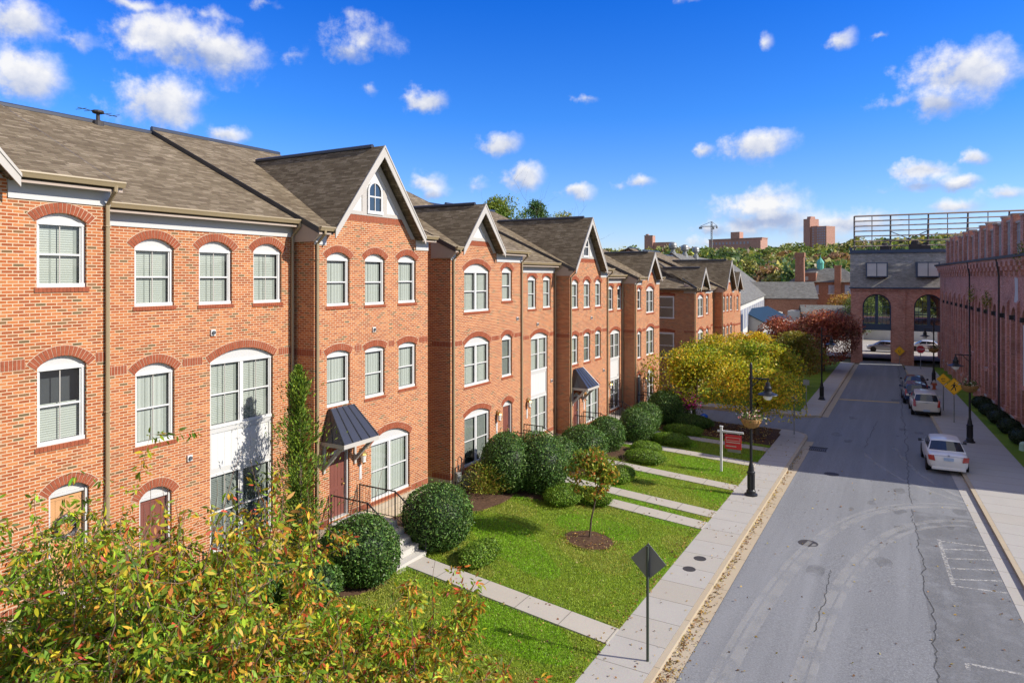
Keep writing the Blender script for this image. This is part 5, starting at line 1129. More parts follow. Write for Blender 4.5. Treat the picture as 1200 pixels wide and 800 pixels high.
for i, (x, s) in enumerate(((-2.1, .5), (1.1, .65), (2.2, .45))):
    mb = MB(); mb.box(x - s, x + s, AY + 3.4, AY + 4.4, E(3.0), E(3.0) + .35 + s); mb.lathe([(s * .7, 0), (s * .7, .3), (s * .4, .4)], (x, AY + 3.9, E(3.35) + s), 10); mb.box(x - s * .8, x + s * .8, AY + 3.37, AY + 3.399, E(3.1), E(3.2) + s)
    tag(mb.build('rooftop_unit', 'iron'), ['small dark rooftop unit behind the left dormer', 'widest dark rooftop unit at the middle of the archway roof', 'dark rooftop unit just right of the middle one'][i], 'rooftop unit', 'dark units on the archway roof')
# behind the arches: sunlit yard with a wall and parked cars
strip('yard', -40, 40, 96.0, 150, -.08, 'gravel_roof', 20)
mb = MB(); mb.box(-9, 8, 128, 128.5, gz(128) - .2, gz(128) + 2.0); mb.box(-9.1, 8.1, 127.9, 128.6, gz(128) + 2.0, gz(128) + 2.15); tag(mb.build('yard_wall', 'offwhite'), 'pale yard wall seen through the archway', 'wall')
make_car('silver car parked across the left archway', (-2.3, 106, gz(106) - .06), math.pi / 2, 'carsilver', SED)['group'] = 'cars behind the archway'
make_car('pale car seen through the right archway behind the stop sign', (2.6, 110, gz(110) - .06), math.pi / 2, 'carcream', SED)['group'] = 'cars behind the archway'
mb = MB(); mb.box(4.3, 5.1, AY - 1.2, AY - .3, gz(90), gz(90) + 2.5); mb.box(4.25, 5.15, AY - 1.25, AY - .25, gz(90) + 2.5, gz(90) + 2.6); mb.box(4.5, 4.9, AY - 1.23, AY - 1.2, gz(90) + .3, gz(90) + 2.2); tag(mb.build('utility_cabinet', 'door_black'), 'tall black cabinet in the corner between mill and archway', 'cabinet')

# ------------------------------------------------------------------ beyond the houses: sheds, yard, stack, chapel, tower
def gable_shed(name, label, cat, p0, p1, half, zeave, zridge, wallm, roofm, zg, windows=None, ov=.3):
    """shed whose ridge runs p0->p1"""
    d = Vector((p1[0] - p0[0], p1[1] - p0[1], 0)); Ln = d.length; rot = math.atan2(d.y, d.x) - math.pi / 2
    t = thing(name, (p0[0], p0[1], zg), label, cat, rot=rot)
    zeave -= zg; zridge -= zg; mb = MB()
    for s in (-1, 1): mb.poly([(s * half, 0, -2), (s * half, Ln, -2), (s * half, Ln, zeave), (s * half, 0, zeave)])
    for y in (0, Ln): mb.poly([(-half, y, -2), (half, y, -2), (half, y, zeave), (0, y, zridge - .05), (-half, y, zeave)])
    mb.build('wall', wallm, t, local=True); rf = MB(); k = (zridge - zeave) / half
    for s in (-1, 1): P = [(0, -ov, zridge), (s * (half + ov), -ov, zeave - k * ov), (s * (half + ov), Ln + ov, zeave - k * ov), (0, Ln + ov, zridge)]; rf.prism(P, (0, 0, .14))
    rf.build('roof', roofm, t, local=True)
    if windows:
        x, n, z0, z1, wd, m, margin = windows
        for i in range(n):
            y = margin + (Ln - 2 * margin) * (i + .5) / n; w = MB(); s = 1 if x > 0 else -1; w.box(x * half - .02, x * half + .05 * s if s > 0 else x * half + .02, y - wd / 2, y + wd / 2, z0 - zg, z1 - zg, 0) if s > 0 else w.box(-half - .05, -half + .02, y - wd / 2, y + wd / 2, z0 - zg, z1 - zg, 0); w.build('window', m, t, local=True)
    return t
g1 = gable_shed('industrial_shed', 'long grey-roofed industrial shed with three round cowls on its ridge, behind the far block', 'shed', (-26.6, 88.5), (-34.6, 162), 8.2, 9 - 3.4, 9 + 3.15, 'offwhite', 'slate', gz(120) - .4, (1, 14, 9 - 7.2, 9 - 4.4, 3.2, 'oldglass', 4))
for i, (px, yy) in enumerate(((-26.75, 89.6), (-27.25, 97), (-27.8, 105))):
    mb = MB(); c = (px, yy, 9 + 3.1); mb.lathe([(.4, -.3), (.4, .25), (.26, .35), (.26, .6), (.5, .75), (.55, 1.15), (.48, 1.45), (.15, 1.6)], c, 14); mb.lathe([(.57, .9), (.59, .95), (.57, 1.0)], c, 14)
    tag(mb.build('roof_cowl', 'steel', smooth=False), ['nearest of three metal cowls on the grey shed ridge', 'middle of three metal cowls on the grey shed ridge', 'farthest of three metal cowls on the grey shed ridge'][i], 'roof cowl', 'metal cowls on the shed ridge')
g2 = gable_shed('brick_shed', 'low brick building with plain grey roof lying across the valley', 'building', (-31.5, 147), (-16.3, 151), 5.5, 9 - 4.1, 9 - 1.05, 'stack', 'slate', -2.5, (-1, 4, 9 - 9, 9 - 5.4, 1.4, 'oldglass', 2))
# low roof and yard stuff in front of it
mb = MB(); mb.box(-27.5, -11.5, 98, 124, -2, 9 - 8.2); tag(mb.build('low_building', 'flatroof'), 'flat roofed low building in blue shade behind the yellow trees', 'building')
gable_shed('canopy_shed', 'dark green gabled shed on the flat roof behind the far block', 'shed', (-21.3, 106), (-20.2, 122), 3.2, 9 - 6.6, 9 - 5.0, 'trim', 'teal', 9 - 8.2)
for i, (x, y, w, h) in enumerate(((-19.4, 127, 1.6, 1.9), (-16.6, 127.5, 2.0, 2.2), (-13.2, 127, 1.7, 1.9), (-15.0, 114, 1.2, 1.3), (-12.9, 118, 1.5, 1.2), (-16.5, 119, 1.0, 1.1), (-13.8, 110, 1.1, 1.0))):
    zg_ = -1.6 if y > 124 else 9 - 8.2; hh = h + (2.6 if y > 124 else 0); mb = MB(); mb.box(x - w / 2, x + w / 2, y - w / 2, y + w / 2, zg_, zg_ + hh); mb.lathe([(w * .36, 0), (w * .36, .12), (w * .1, .14)], (x, y, zg_ + hh), 12); mb.box(x - w / 2 + .1, x + w / 2 - .1, y - w / 2 - .03, y - w / 2 - .001, zg_ + .2, zg_ + hh - .2)
    tag(mb.build('cooling_unit', 'offwhite'), 'pale cooling unit on the flat roof yard beyond the red tree', 'cooling unit', 'pale cooling units in the yard')
gable_shed('white_shed', 'low white building with grey roof left of the archway', 'shed', (-15.5, 128), (-6.5, 130), 3, 9 - 6.2, 9 - 4.9, 'white', 'slate', -2)
mb = MB(); mb.loft([[(-.95, -.95, 0), (.95, -.95, 0), (.95, .95, 0), (-.95, .95, 0)], [(-.8, -.8, 12), (.8, -.8, 12), (.8, .8, 12), (-.8, .8, 12)]]); mb.box(-.95, .95, -.95, .95, 11.4, 12.3)
st = mb.build('brick_chimney_stack', 'stack'); st.location = (-18.8, 152.5, 9 - 7.2); tag(st, 'tall square tapering brick chimney stack beyond the grey roofs', 'chimney')
ch = thing('brick_hall', (-13.7, 158, -3), 'brick hall with hipped grey roof, brick dormer and green cupola', 'hall')
mb = MB(); mb.box(-7.5, 5.5, 0, 9, -2, 11.0); mb.build('wall', 'stack', ch, local=True)
mb = MB(); A = [(-8.1, -.6, 11), (6.1, -.6, 11), (6.1, 9.6, 11), (-8.1, 9.6, 11)]; B = [(-4.5, 4.4, 14), (2.2, 4.4, 14), (2.2, 4.6, 14), (-4.5, 4.6, 14)]; mb.loft([A, B]); mb.build('roof', 'slate', ch, local=True)
mb = MB(); mb.box(-6.2, -2.6, -.3, 4, 10.2, 13.0); mb.box(-6.3, -2.5, -.35, 4, 13.0, 13.15, 1); mb.box(-4.7, -4.1, -.33, -.3, 11.4, 12.2, 1); mb.build('dormer', ['stack', 'trim'], ch, local=True)
mb = MB(); mb.lathe([(.7, 13.6), (.7, 15.0), (.8, 15.1), (.65, 15.5), (.3, 16.0), (.06, 16.3), (.03, 16.9)], (-2.2, 4.5, 0), 8); mb.build('cupola', 'copper', ch, local=True)
mb = MB(); mb.box(1.0, 2.2, -.9, .3, 6, 14.2); mb.box(.9, 2.3, -1.0, .4, 14.2, 14.5); mb.build('chimney', 'stack', ch, local=True)
for k in range(4):
    mb = MB(); x = -5.8 + k * 3.1; mb.box(x - .6, x + .6, -.06, .0, 8.6, 10.4, 0); mb.box(x - .75, x + .75, -.05, -.001, 8.45, 8.6, 1); mb.build('window', ['oldglass', 'white'], ch, local=True)
# far skyline
tw = thing('tower_block', (-92, 880, 33), 'tall red brick apartment tower on the skyline', 'tower block', rot=-.55)
mb = MB(); mb.box(-16, -7, 0, 16, -20, 46); mb.box(-7, 2, 2, 16, -20, 37); mb.box(2, 15, 0.5, 16, -20, 36); mb.box(-14, -9, 4, 12, 46, 49); mb.build('wall', 'tower', tw, local=True)
for k in range(5):
    x = (-4.2, 3.6, 6.5, 9.4, 12.3)[k]; yy = (2, .5, .5, .5, .5)[k]; mb = MB()
    for q in range(14): z = -6 + q * 3; mb.box(x - .8, x + .8, yy - .1, yy - .01, z, z + 1.5)
    mb.build('window_strip', 'oldglass', tw, local=True)
lb = thing('long_brick_block', (-185, 760, 40.5), 'long low red brick block with a stair tower on the hill crest', 'building', rot=-.25)
mb = MB(); mb.box(-2, 58, 0, 14, -15, 9.5); mb.box(-2.5, 58.5, -.5, 14.5, 9.5, 10.2); mb.box(24, 34, -1, 8, 9.5, 17); mb.box(46, 58, -3, 0, -10, 7); mb.build('wall', 'tower', lb, local=True)
mb = MB()
for k in range(14): mb.box(2 + k * 4, 3.8 + k * 4, -.1, -.01, 4, 6.5)
mb.build('window_strip', 'oldglass', lb, local=True)
fb = thing('far_brick_house', (-240, 700, 41), 'small red brick building half hidden by trees on the left of the crest', 'building')
mb = MB(); mb.box(0, 9, 0, 9, -8, 12); mb.box(9, 30, 2, 9, -8, 5); mb.box(1, 4, 1, 4, 12, 14); mb.build('wall', 'tower', fb, local=True); mb = MB(); mb.box(-.3, 9.3, -.3, 9.3, 12.001, 12.6); mb.build('parapet', 'trim', fb, local=True)
cr = thing('tower_crane', (-154.8, 640, 28.5), 'thin blue-grey tower crane on the skyline', 'crane')
def lattice(mb, a, b, w, n, axis):
    a, b = Vector(a), Vector(b); offs = [(-w, -w), (w, -w), (w, w), (-w, w)]
    f = (lambda o: Vector((o[0], o[1], 0))) if axis == 'z' else (lambda o: Vector((0, o[0], o[1])))
    for o in offs: mb.tube([a + f(o), b + f(o)], w * .32, 4)
    for k in range(n):
        p, q = a.lerp(b, k / n), a.lerp(b, (k + 1) / n)
        for i in range(4): mb.tube([p + f(offs[i]), q + f(offs[(i + 1) % 4])], w * .2, 3, cap=False)
mb = MB(); lattice(mb, (0, 0, -10), (0, 0, 32), .7, 16, 'z'); mb.build('mast', 'signgrey', cr, local=True)
mb = MB(); lattice(mb, (-14, 0, 26.5), (6.5, 0, 26.5), .45, 14, 'x'); mb.tube([(-13, 0, 27), (0, 0, 32), (6, 0, 27)], .25, 4); mb.box(-14.5, -11, -1, 1, 24, 26); mb.build('jib', 'signgrey', cr, local=True)
mb = MB(); mb.box(.8, 3, -1, 1, 23, 25.8); mb.box(5, 7, -1, 1, 24, 26); mb.build('cab', 'trim', cr, local=True); cr.scale = (.8, .8, .8); cr.location.z = 35
for i, (x, y, z) in enumerate(((6, 300, 7), (16, 330, 9))):
    t = thing('hillside_house', (x, y, z), ['pale house low on the slope left of the archway roof', 'second pale house on the slope, nearer the archway roof', 'pale house among trees on the upper slope', 'pale house among trees far left on the upper slope'][i], 'house', 'pale houses on the wooded slope', .3 * i)
    mb = MB(); mb.box(-5, 5, 0, 8, -6, 5); mb.build('wall', 'offwhite', t, local=True); mb = MB(); mb.prism([(-5.6, -.5, 5), (5.6, -.5, 5), (0, -.5, 8)], (0, 9, 0)); mb.build('roof', 'slate', t, local=True)
    mb = MB(); mb.box(-3.5, -2, -.1, -.01, 1, 3); mb.box(2, 3.5, -.1, -.01, 1, 3); mb.build('window', 'oldglass', t, local=True)
# ------------------------------------------------------------------ vegetation
GREEN = [(.035, .075, .012), (.06, .11, .018), (.09, .15, .025)]
# clipped globes and low hedges
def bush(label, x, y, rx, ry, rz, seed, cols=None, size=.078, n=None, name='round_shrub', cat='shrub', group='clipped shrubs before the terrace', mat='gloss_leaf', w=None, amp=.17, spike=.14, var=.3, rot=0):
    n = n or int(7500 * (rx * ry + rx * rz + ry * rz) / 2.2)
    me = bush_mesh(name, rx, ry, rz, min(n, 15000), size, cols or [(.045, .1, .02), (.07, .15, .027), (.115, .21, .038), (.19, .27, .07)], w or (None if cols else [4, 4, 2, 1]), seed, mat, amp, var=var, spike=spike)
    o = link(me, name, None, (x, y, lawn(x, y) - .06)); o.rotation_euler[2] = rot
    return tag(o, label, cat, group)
bush('dark clipped globe shrub left of the steps of the first hooded door', -13.2, 14.5, 1.06, 1.06, .92, 1)
bush('dark clipped globe shrub right of the steps, touching the black railing', -13.0, 17.85, 1.1, 1.08, 1.03, 2)
bush('tall dark round shrub at the house wall, left of the paired big shrubs', -14.1, 24.0, 1.05, 1.1, 1.22, 3)
bush('big dark round shrub in front of its taller neighbour, behind the young lawn tree', -13.0, 24.95, 1.15, 1.1, 1.2, 4)
bush('dark rounded shrub beside the railing behind the tree crown', -13.7, 27.9, 1.0, 1.05, .85, 5)
bush('broad dark rounded shrub left of the second hooded house steps', -13.3, 30.1, 1.1, 1.25, .95, 6)
bush('clipped oval shrub left of the farther railing', -13.4, 33.1, .95, 1.1, .95, 7)
bush('clipped round shrub in the middle of the far row', -12.9, 36.4, 1.0, 1.15, 1.0, 8)
bush('clipped round shrub behind the middle one of the far row', -13.3, 38.9, .95, 1.1, .95, 9)
bush('rounded shrub in front of the red flowers at the corner house', -13.2, 42.3, 1.15, 1.25, 1.1, 10)
bush('shadowed round shrub half hidden by autumn leaves below the tall spandrel window', -14.3, 11.9, .75, .8, .62, 11)
bush('shadowed round shrub at the foot of the columnar evergreen, half hidden by autumn leaves', -13.3, 12.6, .8, .8, .6, 12)
LIME = [(.1, .19, .016), (.14, .25, .02), (.2, .3, .03)]
for i, (x, y, rx, ry, rz, lab) in enumerate([(-11.35, 17.75, .5, .85, .33, 'low bright green hedge at the bottom of the first steps'), (-11.7, 24.4, .75, .95, .36, 'low lime hedge left of the twin walks, below the big round shrub'), (-10.75, 24.95, .85, .45, .36, 'small lime hedge at the end of the first twin walk'), (-11.0, 28.6, .6, 1.0, .34, 'low dark-sided hedge beyond the second twin walk'),
     (-11.1, 32.5, 1.0, .75, .32, 'flat lime hedge at the third walk'), (-11.6, 34.1, .8, .7, .34, 'short lime hedge just behind the flat one'), (-11.2, 37.0, 1.1, .7, .34, 'long lime hedge below the far clipped shrubs'), (-11.3, 39.9, 1.1, .6, .32, 'lime hedge below the rounded shrub of the corner house'), (-11.6, 42.3, 1.5, .7, .42, 'farthest low hedge, dark green, beside the mulch bed')]):
    bush(lab, x, y, rx, ry, rz, 20 + i, LIME if i != 8 else None, .06, int(12000 * (rx * ry + .3)), 'low_hedge', 'hedge', 'low hedges along the walks', amp=.1)
# loose yellow-green shrub
n = 3200; a = RNG.uniform(0, 6.28, n); l = RNG.random(n) ** .7; e = RNG.uniform(.2, 1.3, n); d = np.stack([np.cos(a) * np.cos(e), np.sin(a) * np.cos(e), np.sin(e)], 1)
p = d * l[:, None] * np.array([1.15, 1.15, 1.35]) + np.array([0, 0, .08])
tag(link(leaf_mesh('loose_shrub', p, RNG.uniform(.06, .12, n), palette(n, [(.18, .26, .025), (.27, .33, .04), (.4, .4, .07), (.45, .3, .08), (.1, .16, .025)]), 'leaf', .3, axis=d * 1.5, jitter=.6), 'loose_shrub', None, (-14.35, 22.9, lawn(-14.3, 22.9))), 'loose yellow-green feathery shrub beside the gas meter', 'shrub')
# flowers at the corner house
for (x, y, c, lab, nm) in ((-13.9, 44.6, [(.75, .06, .02), (.8, .15, .02), (.55, .02, .02)], 'scarlet flowering plant by the corner house door', 'red'), (-12.3, 44.1, [(.6, .03, .25), (.7, .08, .4), (.4, .02, .2)], 'magenta flowering plant beside the scarlet one', 'pink')):
    n = 1500; p = RNG.normal(size=(n, 3)) * np.array([.4, .45, .3]) + np.array([0, 0, 1.15]); col = palette(n, c + [(.05, .1, .02)] * 2)
    col[p[:, 2] < .9] = palette(int((p[:, 2] < .9).sum()), GREEN); p[:, 2] = np.maximum(p[:, 2], .05)
    st_ = RNG.random((400, 3)) * np.array([.5, .5, 1.1]) - np.array([.25, .25, 0]); p = np.concatenate([p, st_]); col = np.concatenate([col, palette(400, GREEN)])
    tag(link(leaf_mesh('flowering_plant', p, RNG.uniform(.08, .16, len(p)), col, 'leaf', .7), 'flowering_plant', None, (x, y, lawn(x, y))), lab, 'flowers')
mb = MB(); mb.lathe([(.05, 0), (.22, .12), (.27, .28), (.22, .44), (.05, .54)], (-10.9, 43.1, lawn(-11, 43) + .25), 16); mb.lathe([(.2, -.02), (.1, .1), (.12, .27)], (-10.9, 43.1, lawn(-11, 43)), 10, 1)
M['cobalt'] = mat_plain('cobalt_glaze', (.02, .12, .6), .12, coat=.6)
tag(mb.build('gazing_globe', ['cobalt', 'concrete'], smooth=True), 'cobalt blue gazing globe by the farthest hedge', 'garden globe')
# columnar evergreen against the wall
ct = thing('columnar_evergreen', (-15.0, 13.85, lawn(-15, 13.85)), 'narrow columnar evergreen against the brick wall beside the first hooded door', 'evergreen')
mb = MB(); mb.tube([(0, 0, 0), (.05, .03, 2.5), (0, 0, 5.6)], [.09, .06, .012], 6); mb.build('trunk', 'bark', ct, local=True)
n = 9000; z = RNG.random(n) ** .85 * 5.6 + .15; rad = (.5 * np.sin(np.clip(z / 5.9, 0, 1) ** .8 * 3.0 + .25) + .12) * (.75 + .3 * np.sin(z * 5.1)) ; a = RNG.uniform(0, 6.283, n); rr = rad * RNG.random(n) ** .5
rr = rr * (1 + .45 * np.sin(a * 3 + z * 3.3)) * (1 + (RNG.random(n) < .2) * RNG.random(n) * 1.3) * 1.12
p = np.stack([rr * np.cos(a), rr * np.sin(a), z], 1); ax = np.stack([np.cos(a), np.sin(a), np.full(n, 1.3)], 1)
link(leaf_mesh('crown', p, RNG.uniform(.08, .17, n), palette(n, [(.1, .18, .018), (.17, .26, .026), (.26, .35, .04), (.06, .11, .016)]), 'needle', .28, axis=ax, jitter=.45), 'crown', ct)
# bare wintry stems rising beside it
mb = MB(); r = random.Random(9)
for k in range(9): x, y = r.uniform(-.3, .3), r.uniform(-.3, .3); p0 = Vector((x, y, 0)); pts = [p0]; d = Vector((r.gauss(0, .2), r.gauss(0, .2), 1)); h = r.uniform(1, 2.6)
for k in range(14):
    p0 = Vector((r.uniform(-.3, .3), r.uniform(-.3, .3), 0)); d = Vector((r.gauss(0, .18), r.gauss(0, .18), 1)); h = r.uniform(1, 2.8); mb.tube([p0, p0 + d * h * .5 + Vector((r.gauss(0, .05), r.gauss(0, .05), 0)), p0 + d * h], [.014, .01, .004], 4)
ob = mb.build('bare_stemmed_shrub', 'twig'); ob.location = (-13.9, 15.05, lawn(-13.9, 15)); tag(ob, 'thin bare upright stems before the globe shrub left of the steps', 'shrub')
# young tree on the lawn
tree('young_tree', (-9.35, 21.6, lawn(-9.35, 21.6) + .08), 'slender young tree turning orange in a mulch ring on the lawn', 'tree', 31, 3.0, .85, 1.85, 1.25, .04, 2300, .14, [(.13, .2, .02), (.2, .27, .028), (.36, .33, .04), (.55, .27, .05), (.5, .15, .04)], [4, 5, 3, 2, 1], fluff=.12, kids=(8, 4, 2), spread=.42)
# autumn trees at the side street
YEL = [(.33, .36, .022), (.5, .46, .026), (.7, .53, .03), (.78, .53, .04), (.2, .27, .02), (.62, .34, .04)]
tree('autumn_tree', (-11.9, 44.6, lawn(-11.9, 44.6)), 'yellow-green autumn tree at the corner of the terrace, leftmost of its row', 'tree', 41, 4.6, 3.3, 3.7, 1.5, .14, 9500, .17, YEL, [6, 4, 2, 1, 7, 1], 'autumn trees by the side street', fluff=.35)
tree('autumn_tree', (-7.6, 42.4, lawn(-7.6, 42.4)), 'golden autumn tree behind the near street lamp', 'tree', 42, 4.6, 2.9, 3.7, 1.5, .15, 8500, .16, YEL, [4, 4, 4, 3, 4, 2], 'autumn trees by the side street', fluff=.35)
tree('autumn_tree', (-9.6, 54.5, gz(54)), 'olive and gold autumn tree across the side street', 'tree', 43, 4.5, 3.3, 3.6, 1.4, .15, 8000, .19, YEL, [5, 4, 3, 2, 4, 2], 'autumn trees by the side street', fluff=.35)
tree('autumn_tree', (-8.2, 63.5, gz(63)), 'brown-green tree beside the distant left lamp', 'tree', 44, 4.6, 3.0, 3.9, 1.2, .15, 6500, .2, [(.2, .2, .025), (.28, .24, .03), (.3, .18, .04), (.15, .15, .025)], None, 'autumn trees by the side street', fluff=.35)
tree('autumn_tree', (-13.6, 56.5, gz(56)), 'yellow-green tree against the side wall of the far block', 'tree', 45, 4.7, 2.8, 3.9, 1.2, .14, 6500, .19, YEL, [6, 5, 2, 1, 5, 1], 'autumn trees by the side street', fluff=.35)
tree('autumn_tree', (-12.5, 66.5, gz(66)), 'pale gold tree before the last houses of the far block', 'tree', 46, 4.3, 3.0, 3.5, 1.2, .14, 6000, .2, YEL, [3, 4, 4, 3, 3, 3], 'autumn trees by the side street', fluff=.35)
RED = [(.28, .08, .06), (.38, .12, .08), (.46, .18, .11), (.19, .06, .05), (.34, .17, .1)]
tree('red_tree', (-7.4, 78, gz(78)), 'dark red autumn tree before the archway', 'tree', 51, 6.5, 4.1, 6.0, .6, .2, 14000, .24, RED, [4, 4, 2, 3, 2], fluff=.45)
tree('red_tree', (-11.3, 81, gz(82)), 'paler copper-red tree behind the dark red one', 'tree', 52, 5.3, 3.2, 4.5, 1.3, .2, 6500, .25, [(.3, .1, .06), (.36, .14, .09), (.22, .06, .04)], None, fluff=.45)
tree('small_conifer', (-9.2, 96.5, gz(96)), 'small dark conifer poking up behind the red tree', 'tree', 53, 5.3, .9, 4.2, .6, .08, 1600, .22, [(.03, .06, .015), (.05, .09, .02)], None, fluff=.2, mat='needle')
tree('yard_tree', (-9.5, 140, -2), 'orange tree beside the brick hall', 'tree', 54, 8.4, 3.4, 6.6, 1.5, .2, 3800, .34, [(.45, .24, .05), (.4, .3, .08), (.3, .14, .04)], None, fluff=.5)
tree('yard_tree', (-6.4, 126, -1.5), 'round pale green tree left of the archway', 'tree', 55, 8.2, 3.0, 6.6, 1.5, .2, 4200, .3, [(.12, .18, .04), (.17, .22, .06), (.09, .13, .03)], None, fluff=.45)
# trees behind the terrace that show above the roofs
for i, (x, y, h, cols, lab) in enumerate(((-35.7, 60.3, 17.1, [(.2, .28, .04), (.28, .32, .05), (.13, .19, .035)], 'light green treetop above the ridge, leftmost of the roofline trees'), (-37, 68.7, 17.4, [(.06, .13, .035), (.09, .17, .045)], 'dark green treetop above the ridge, middle of the roofline trees'), (-37.7, 77.5, 17.0, [(.24, .28, .05), (.34, .34, .06)], 'yellow-green treetop above the ridge, rightmost of the roofline trees'))):
    tree('roofline_tree', (x, y, 0), lab, 'tree', 61 + i, h, 2.3, 6, 5, .25, 5000, .26, cols, None, 'trees behind the terrace', fluff=.5)
# evergreen hedge planting along the mill
for k in range(5):
    y = 48.2 + k * 3.1; x = rb(y) - .65; w = .95
    me = bush_mesh('mill_shrub', .62, w, .45, 1800, .1, [(.02, .035, .015), (.035, .055, .02)], None, 70 + k); o = link(me, 'mill_shrub', None, (x, y, gz(y)))
    tag(o, ['dark clipped shrub nearest the utility box at the mill wall', 'second dark shrub from the utility box', 'middle dark shrub of the row at the mill wall', 'fourth dark shrub from the utility box', 'farthest dark shrub of the row at the mill wall'][k], 'shrub', 'dark shrubs along the mill')
for k, (u, z) in enumerate(((9.5, 10.7), (20.5, 7.6), (27, 7.9))):
    n = 260; p = RNG.normal(size=(n, 3)) * np.array([.15, .3, .35]); q = np.array([mx0 - .35 - (u * math.sin(mang)) , MILL0 + u, z - .3]); 
    tag(link(leaf_mesh('wall_weed', p, RNG.uniform(.08, .16, n), palette(n, [(.2, .25, .03), (.35, .3, .04), (.1, .15, .03)]), 'leaf', .5), 'wall_weed', None, tuple(q)), ['yellow-green weed sprouting on the mill cornice', 'yellow weed sprouting on the mill wall, nearer one', 'yellow weed sprouting on the mill wall, farther one'][k], 'weed')

# foreground cherry trees: arching twigs with long drooping leaves
CH = [(.26, .36, .022), (.4, .43, .026), (.52, .43, .032), (.58, .35, .038), (.6, .2, .038), (.56, .085, .04), (.18, .28, .022), (.42, .22, .05)]
def cherry(label, loc, seed, nst, h, spread, w, nl, cols=CH, lean=(0, 0), lsize=.112, shoots=0, green=.3):
    t = thing('cherry_tree', loc, label, 'tree', 'leafy trees in the near foreground')
    r = random.Random(seed); mb = MB(); P = []; D = []
    mb.tube([(0, 0, -.2), (0, 0, .7), (.02, .02, 1.3)], [.13, .1, .09], 8)
    def shoot(p, d, ln, rad, lev):
        k = 7 if lev < 2 else 5; pts = [p]; rs = [rad]
        for i in range(k):
            d = (d + Vector((r.gauss(0, .12), r.gauss(0, .12), r.gauss(0, .08) + (.05 if lev < 2 else -.01)))).normalized(); p = p + d * ln / k; pts.append(p); rs.append(max(rad * (1 - .85 * (i + 1) / k), .0035))
            f = (i + 1) / k
            if lev >= 1 and (lev > 1 or f > .25):
                for q in range(2 if lev == 1 else 3): P.append(tuple(p + Vector((r.gauss(0, .02), r.gauss(0, .02), r.gauss(0, .02))))); D.append(tuple(d))
        mb.tube(pts, rs, 5 if lev < 2 else 3, cap=False)
        if lev < 3:
            for j in range((6, 6, 3)[lev]):
                i = r.randint(2, k); q = pts[i]; nd = (d * .55 + Vector((r.gauss(0, 1), r.gauss(0, 1), r.gauss(.25, .5))).normalized()).normalized(); shoot(q, nd, ln * r.uniform(.38, .62), rs[i] * .7, lev + 1)
    for s in range(nst):
        a = 2 * math.pi * s / nst + r.uniform(-.4, .4); e = r.uniform(.5, 1.8); d = Vector((math.cos(a) * spread + lean[0], math.sin(a) * spread + lean[1], e)).normalized(); shoot(Vector((0, 0, r.uniform(.7, 1.3))), d, h * r.uniform(.75, 1.1), .045, 0)
    tops = sorted(range(len(P)), key=lambda i: -P[i][2])[:max(1, len(P) // 6)]
    for s in range(shoots):
        p = Vector(P[r.choice(tops)]); d = Vector((r.gauss(0, .16), r.gauss(0, .16), 1)).normalized(); ln = r.uniform(.6, 1.5); pts = [p - d * .25]
        for k in range(6):
            pts.append(p + d * ln * (k + 1) / 6 + Vector((r.gauss(0, .015), r.gauss(0, .015), 0)))
            if k < 4: P += [tuple(pts[-1])] * 4; D += [tuple(d)] * 4
        mb.tube(pts, [.009, .008, .007, .006, .005, .004, .003], 4, cap=False)
    mb.build('trunk', 'twig', t, local=True)
    P = np.array(P); D = np.array(D)
    i = RNG.integers(0, len(P), nl); sid = RNG.normal(size=(nl, 3)); pp = P[i] + sid * .028; ax = D[i] * .5 + sid * .55
    hz = (pp[:, 2] - pp[:, 2].min()) / np.ptp(pp[:, 2])
    c0 = palette(nl, cols, w, .28); gr = palette(nl, [(.18, .31, .022), (.28, .41, .03), (.11, .2, .018)], None, .3); m = (RNG.random(nl) > .25 + hz * .9)[:, None]
    m |= (RNG.random(nl) < green)[:, None]; col = np.where(m, gr, c0)
    pp[:, 2] -= .03
    link(lance_mesh('crown', pp, RNG.uniform(.6, 1.2, nl) * lsize * 1.05, col, 'leaf', .36, axis=ax), 'crown', t)
    return t
cherry('autumn cherry with orange-tipped upright shoots, middle tree of the near foreground', (-8.85, 6.0, lawn(-8.7, 6.1) - .5), 5, 12, 3.2, .75, [5, 6, 5, 4, 3, 1.6, 4, 3], 46000, shoots=44, green=.25)
cherry('greener leafy cherry at the lower left corner of the picture', (-9.9, 4.6, lawn(-9.6, 4.5) - .55), 8, 12, 3.5, .85, [5, 5, 3, 2, 1, 1, 5, 1], 44000, shoots=12, green=.6)
cherry('lower spreading cherry with reddish leaves beside the near walk, rightmost of the foreground', (-7.5, 7.55, lawn(-7.7, 7.5) - .35), 12, 13, 2.7, 1.2, [5, 5, 4, 4, 3.5, 2, 3, 3], 44000, shoots=10, green=.25)

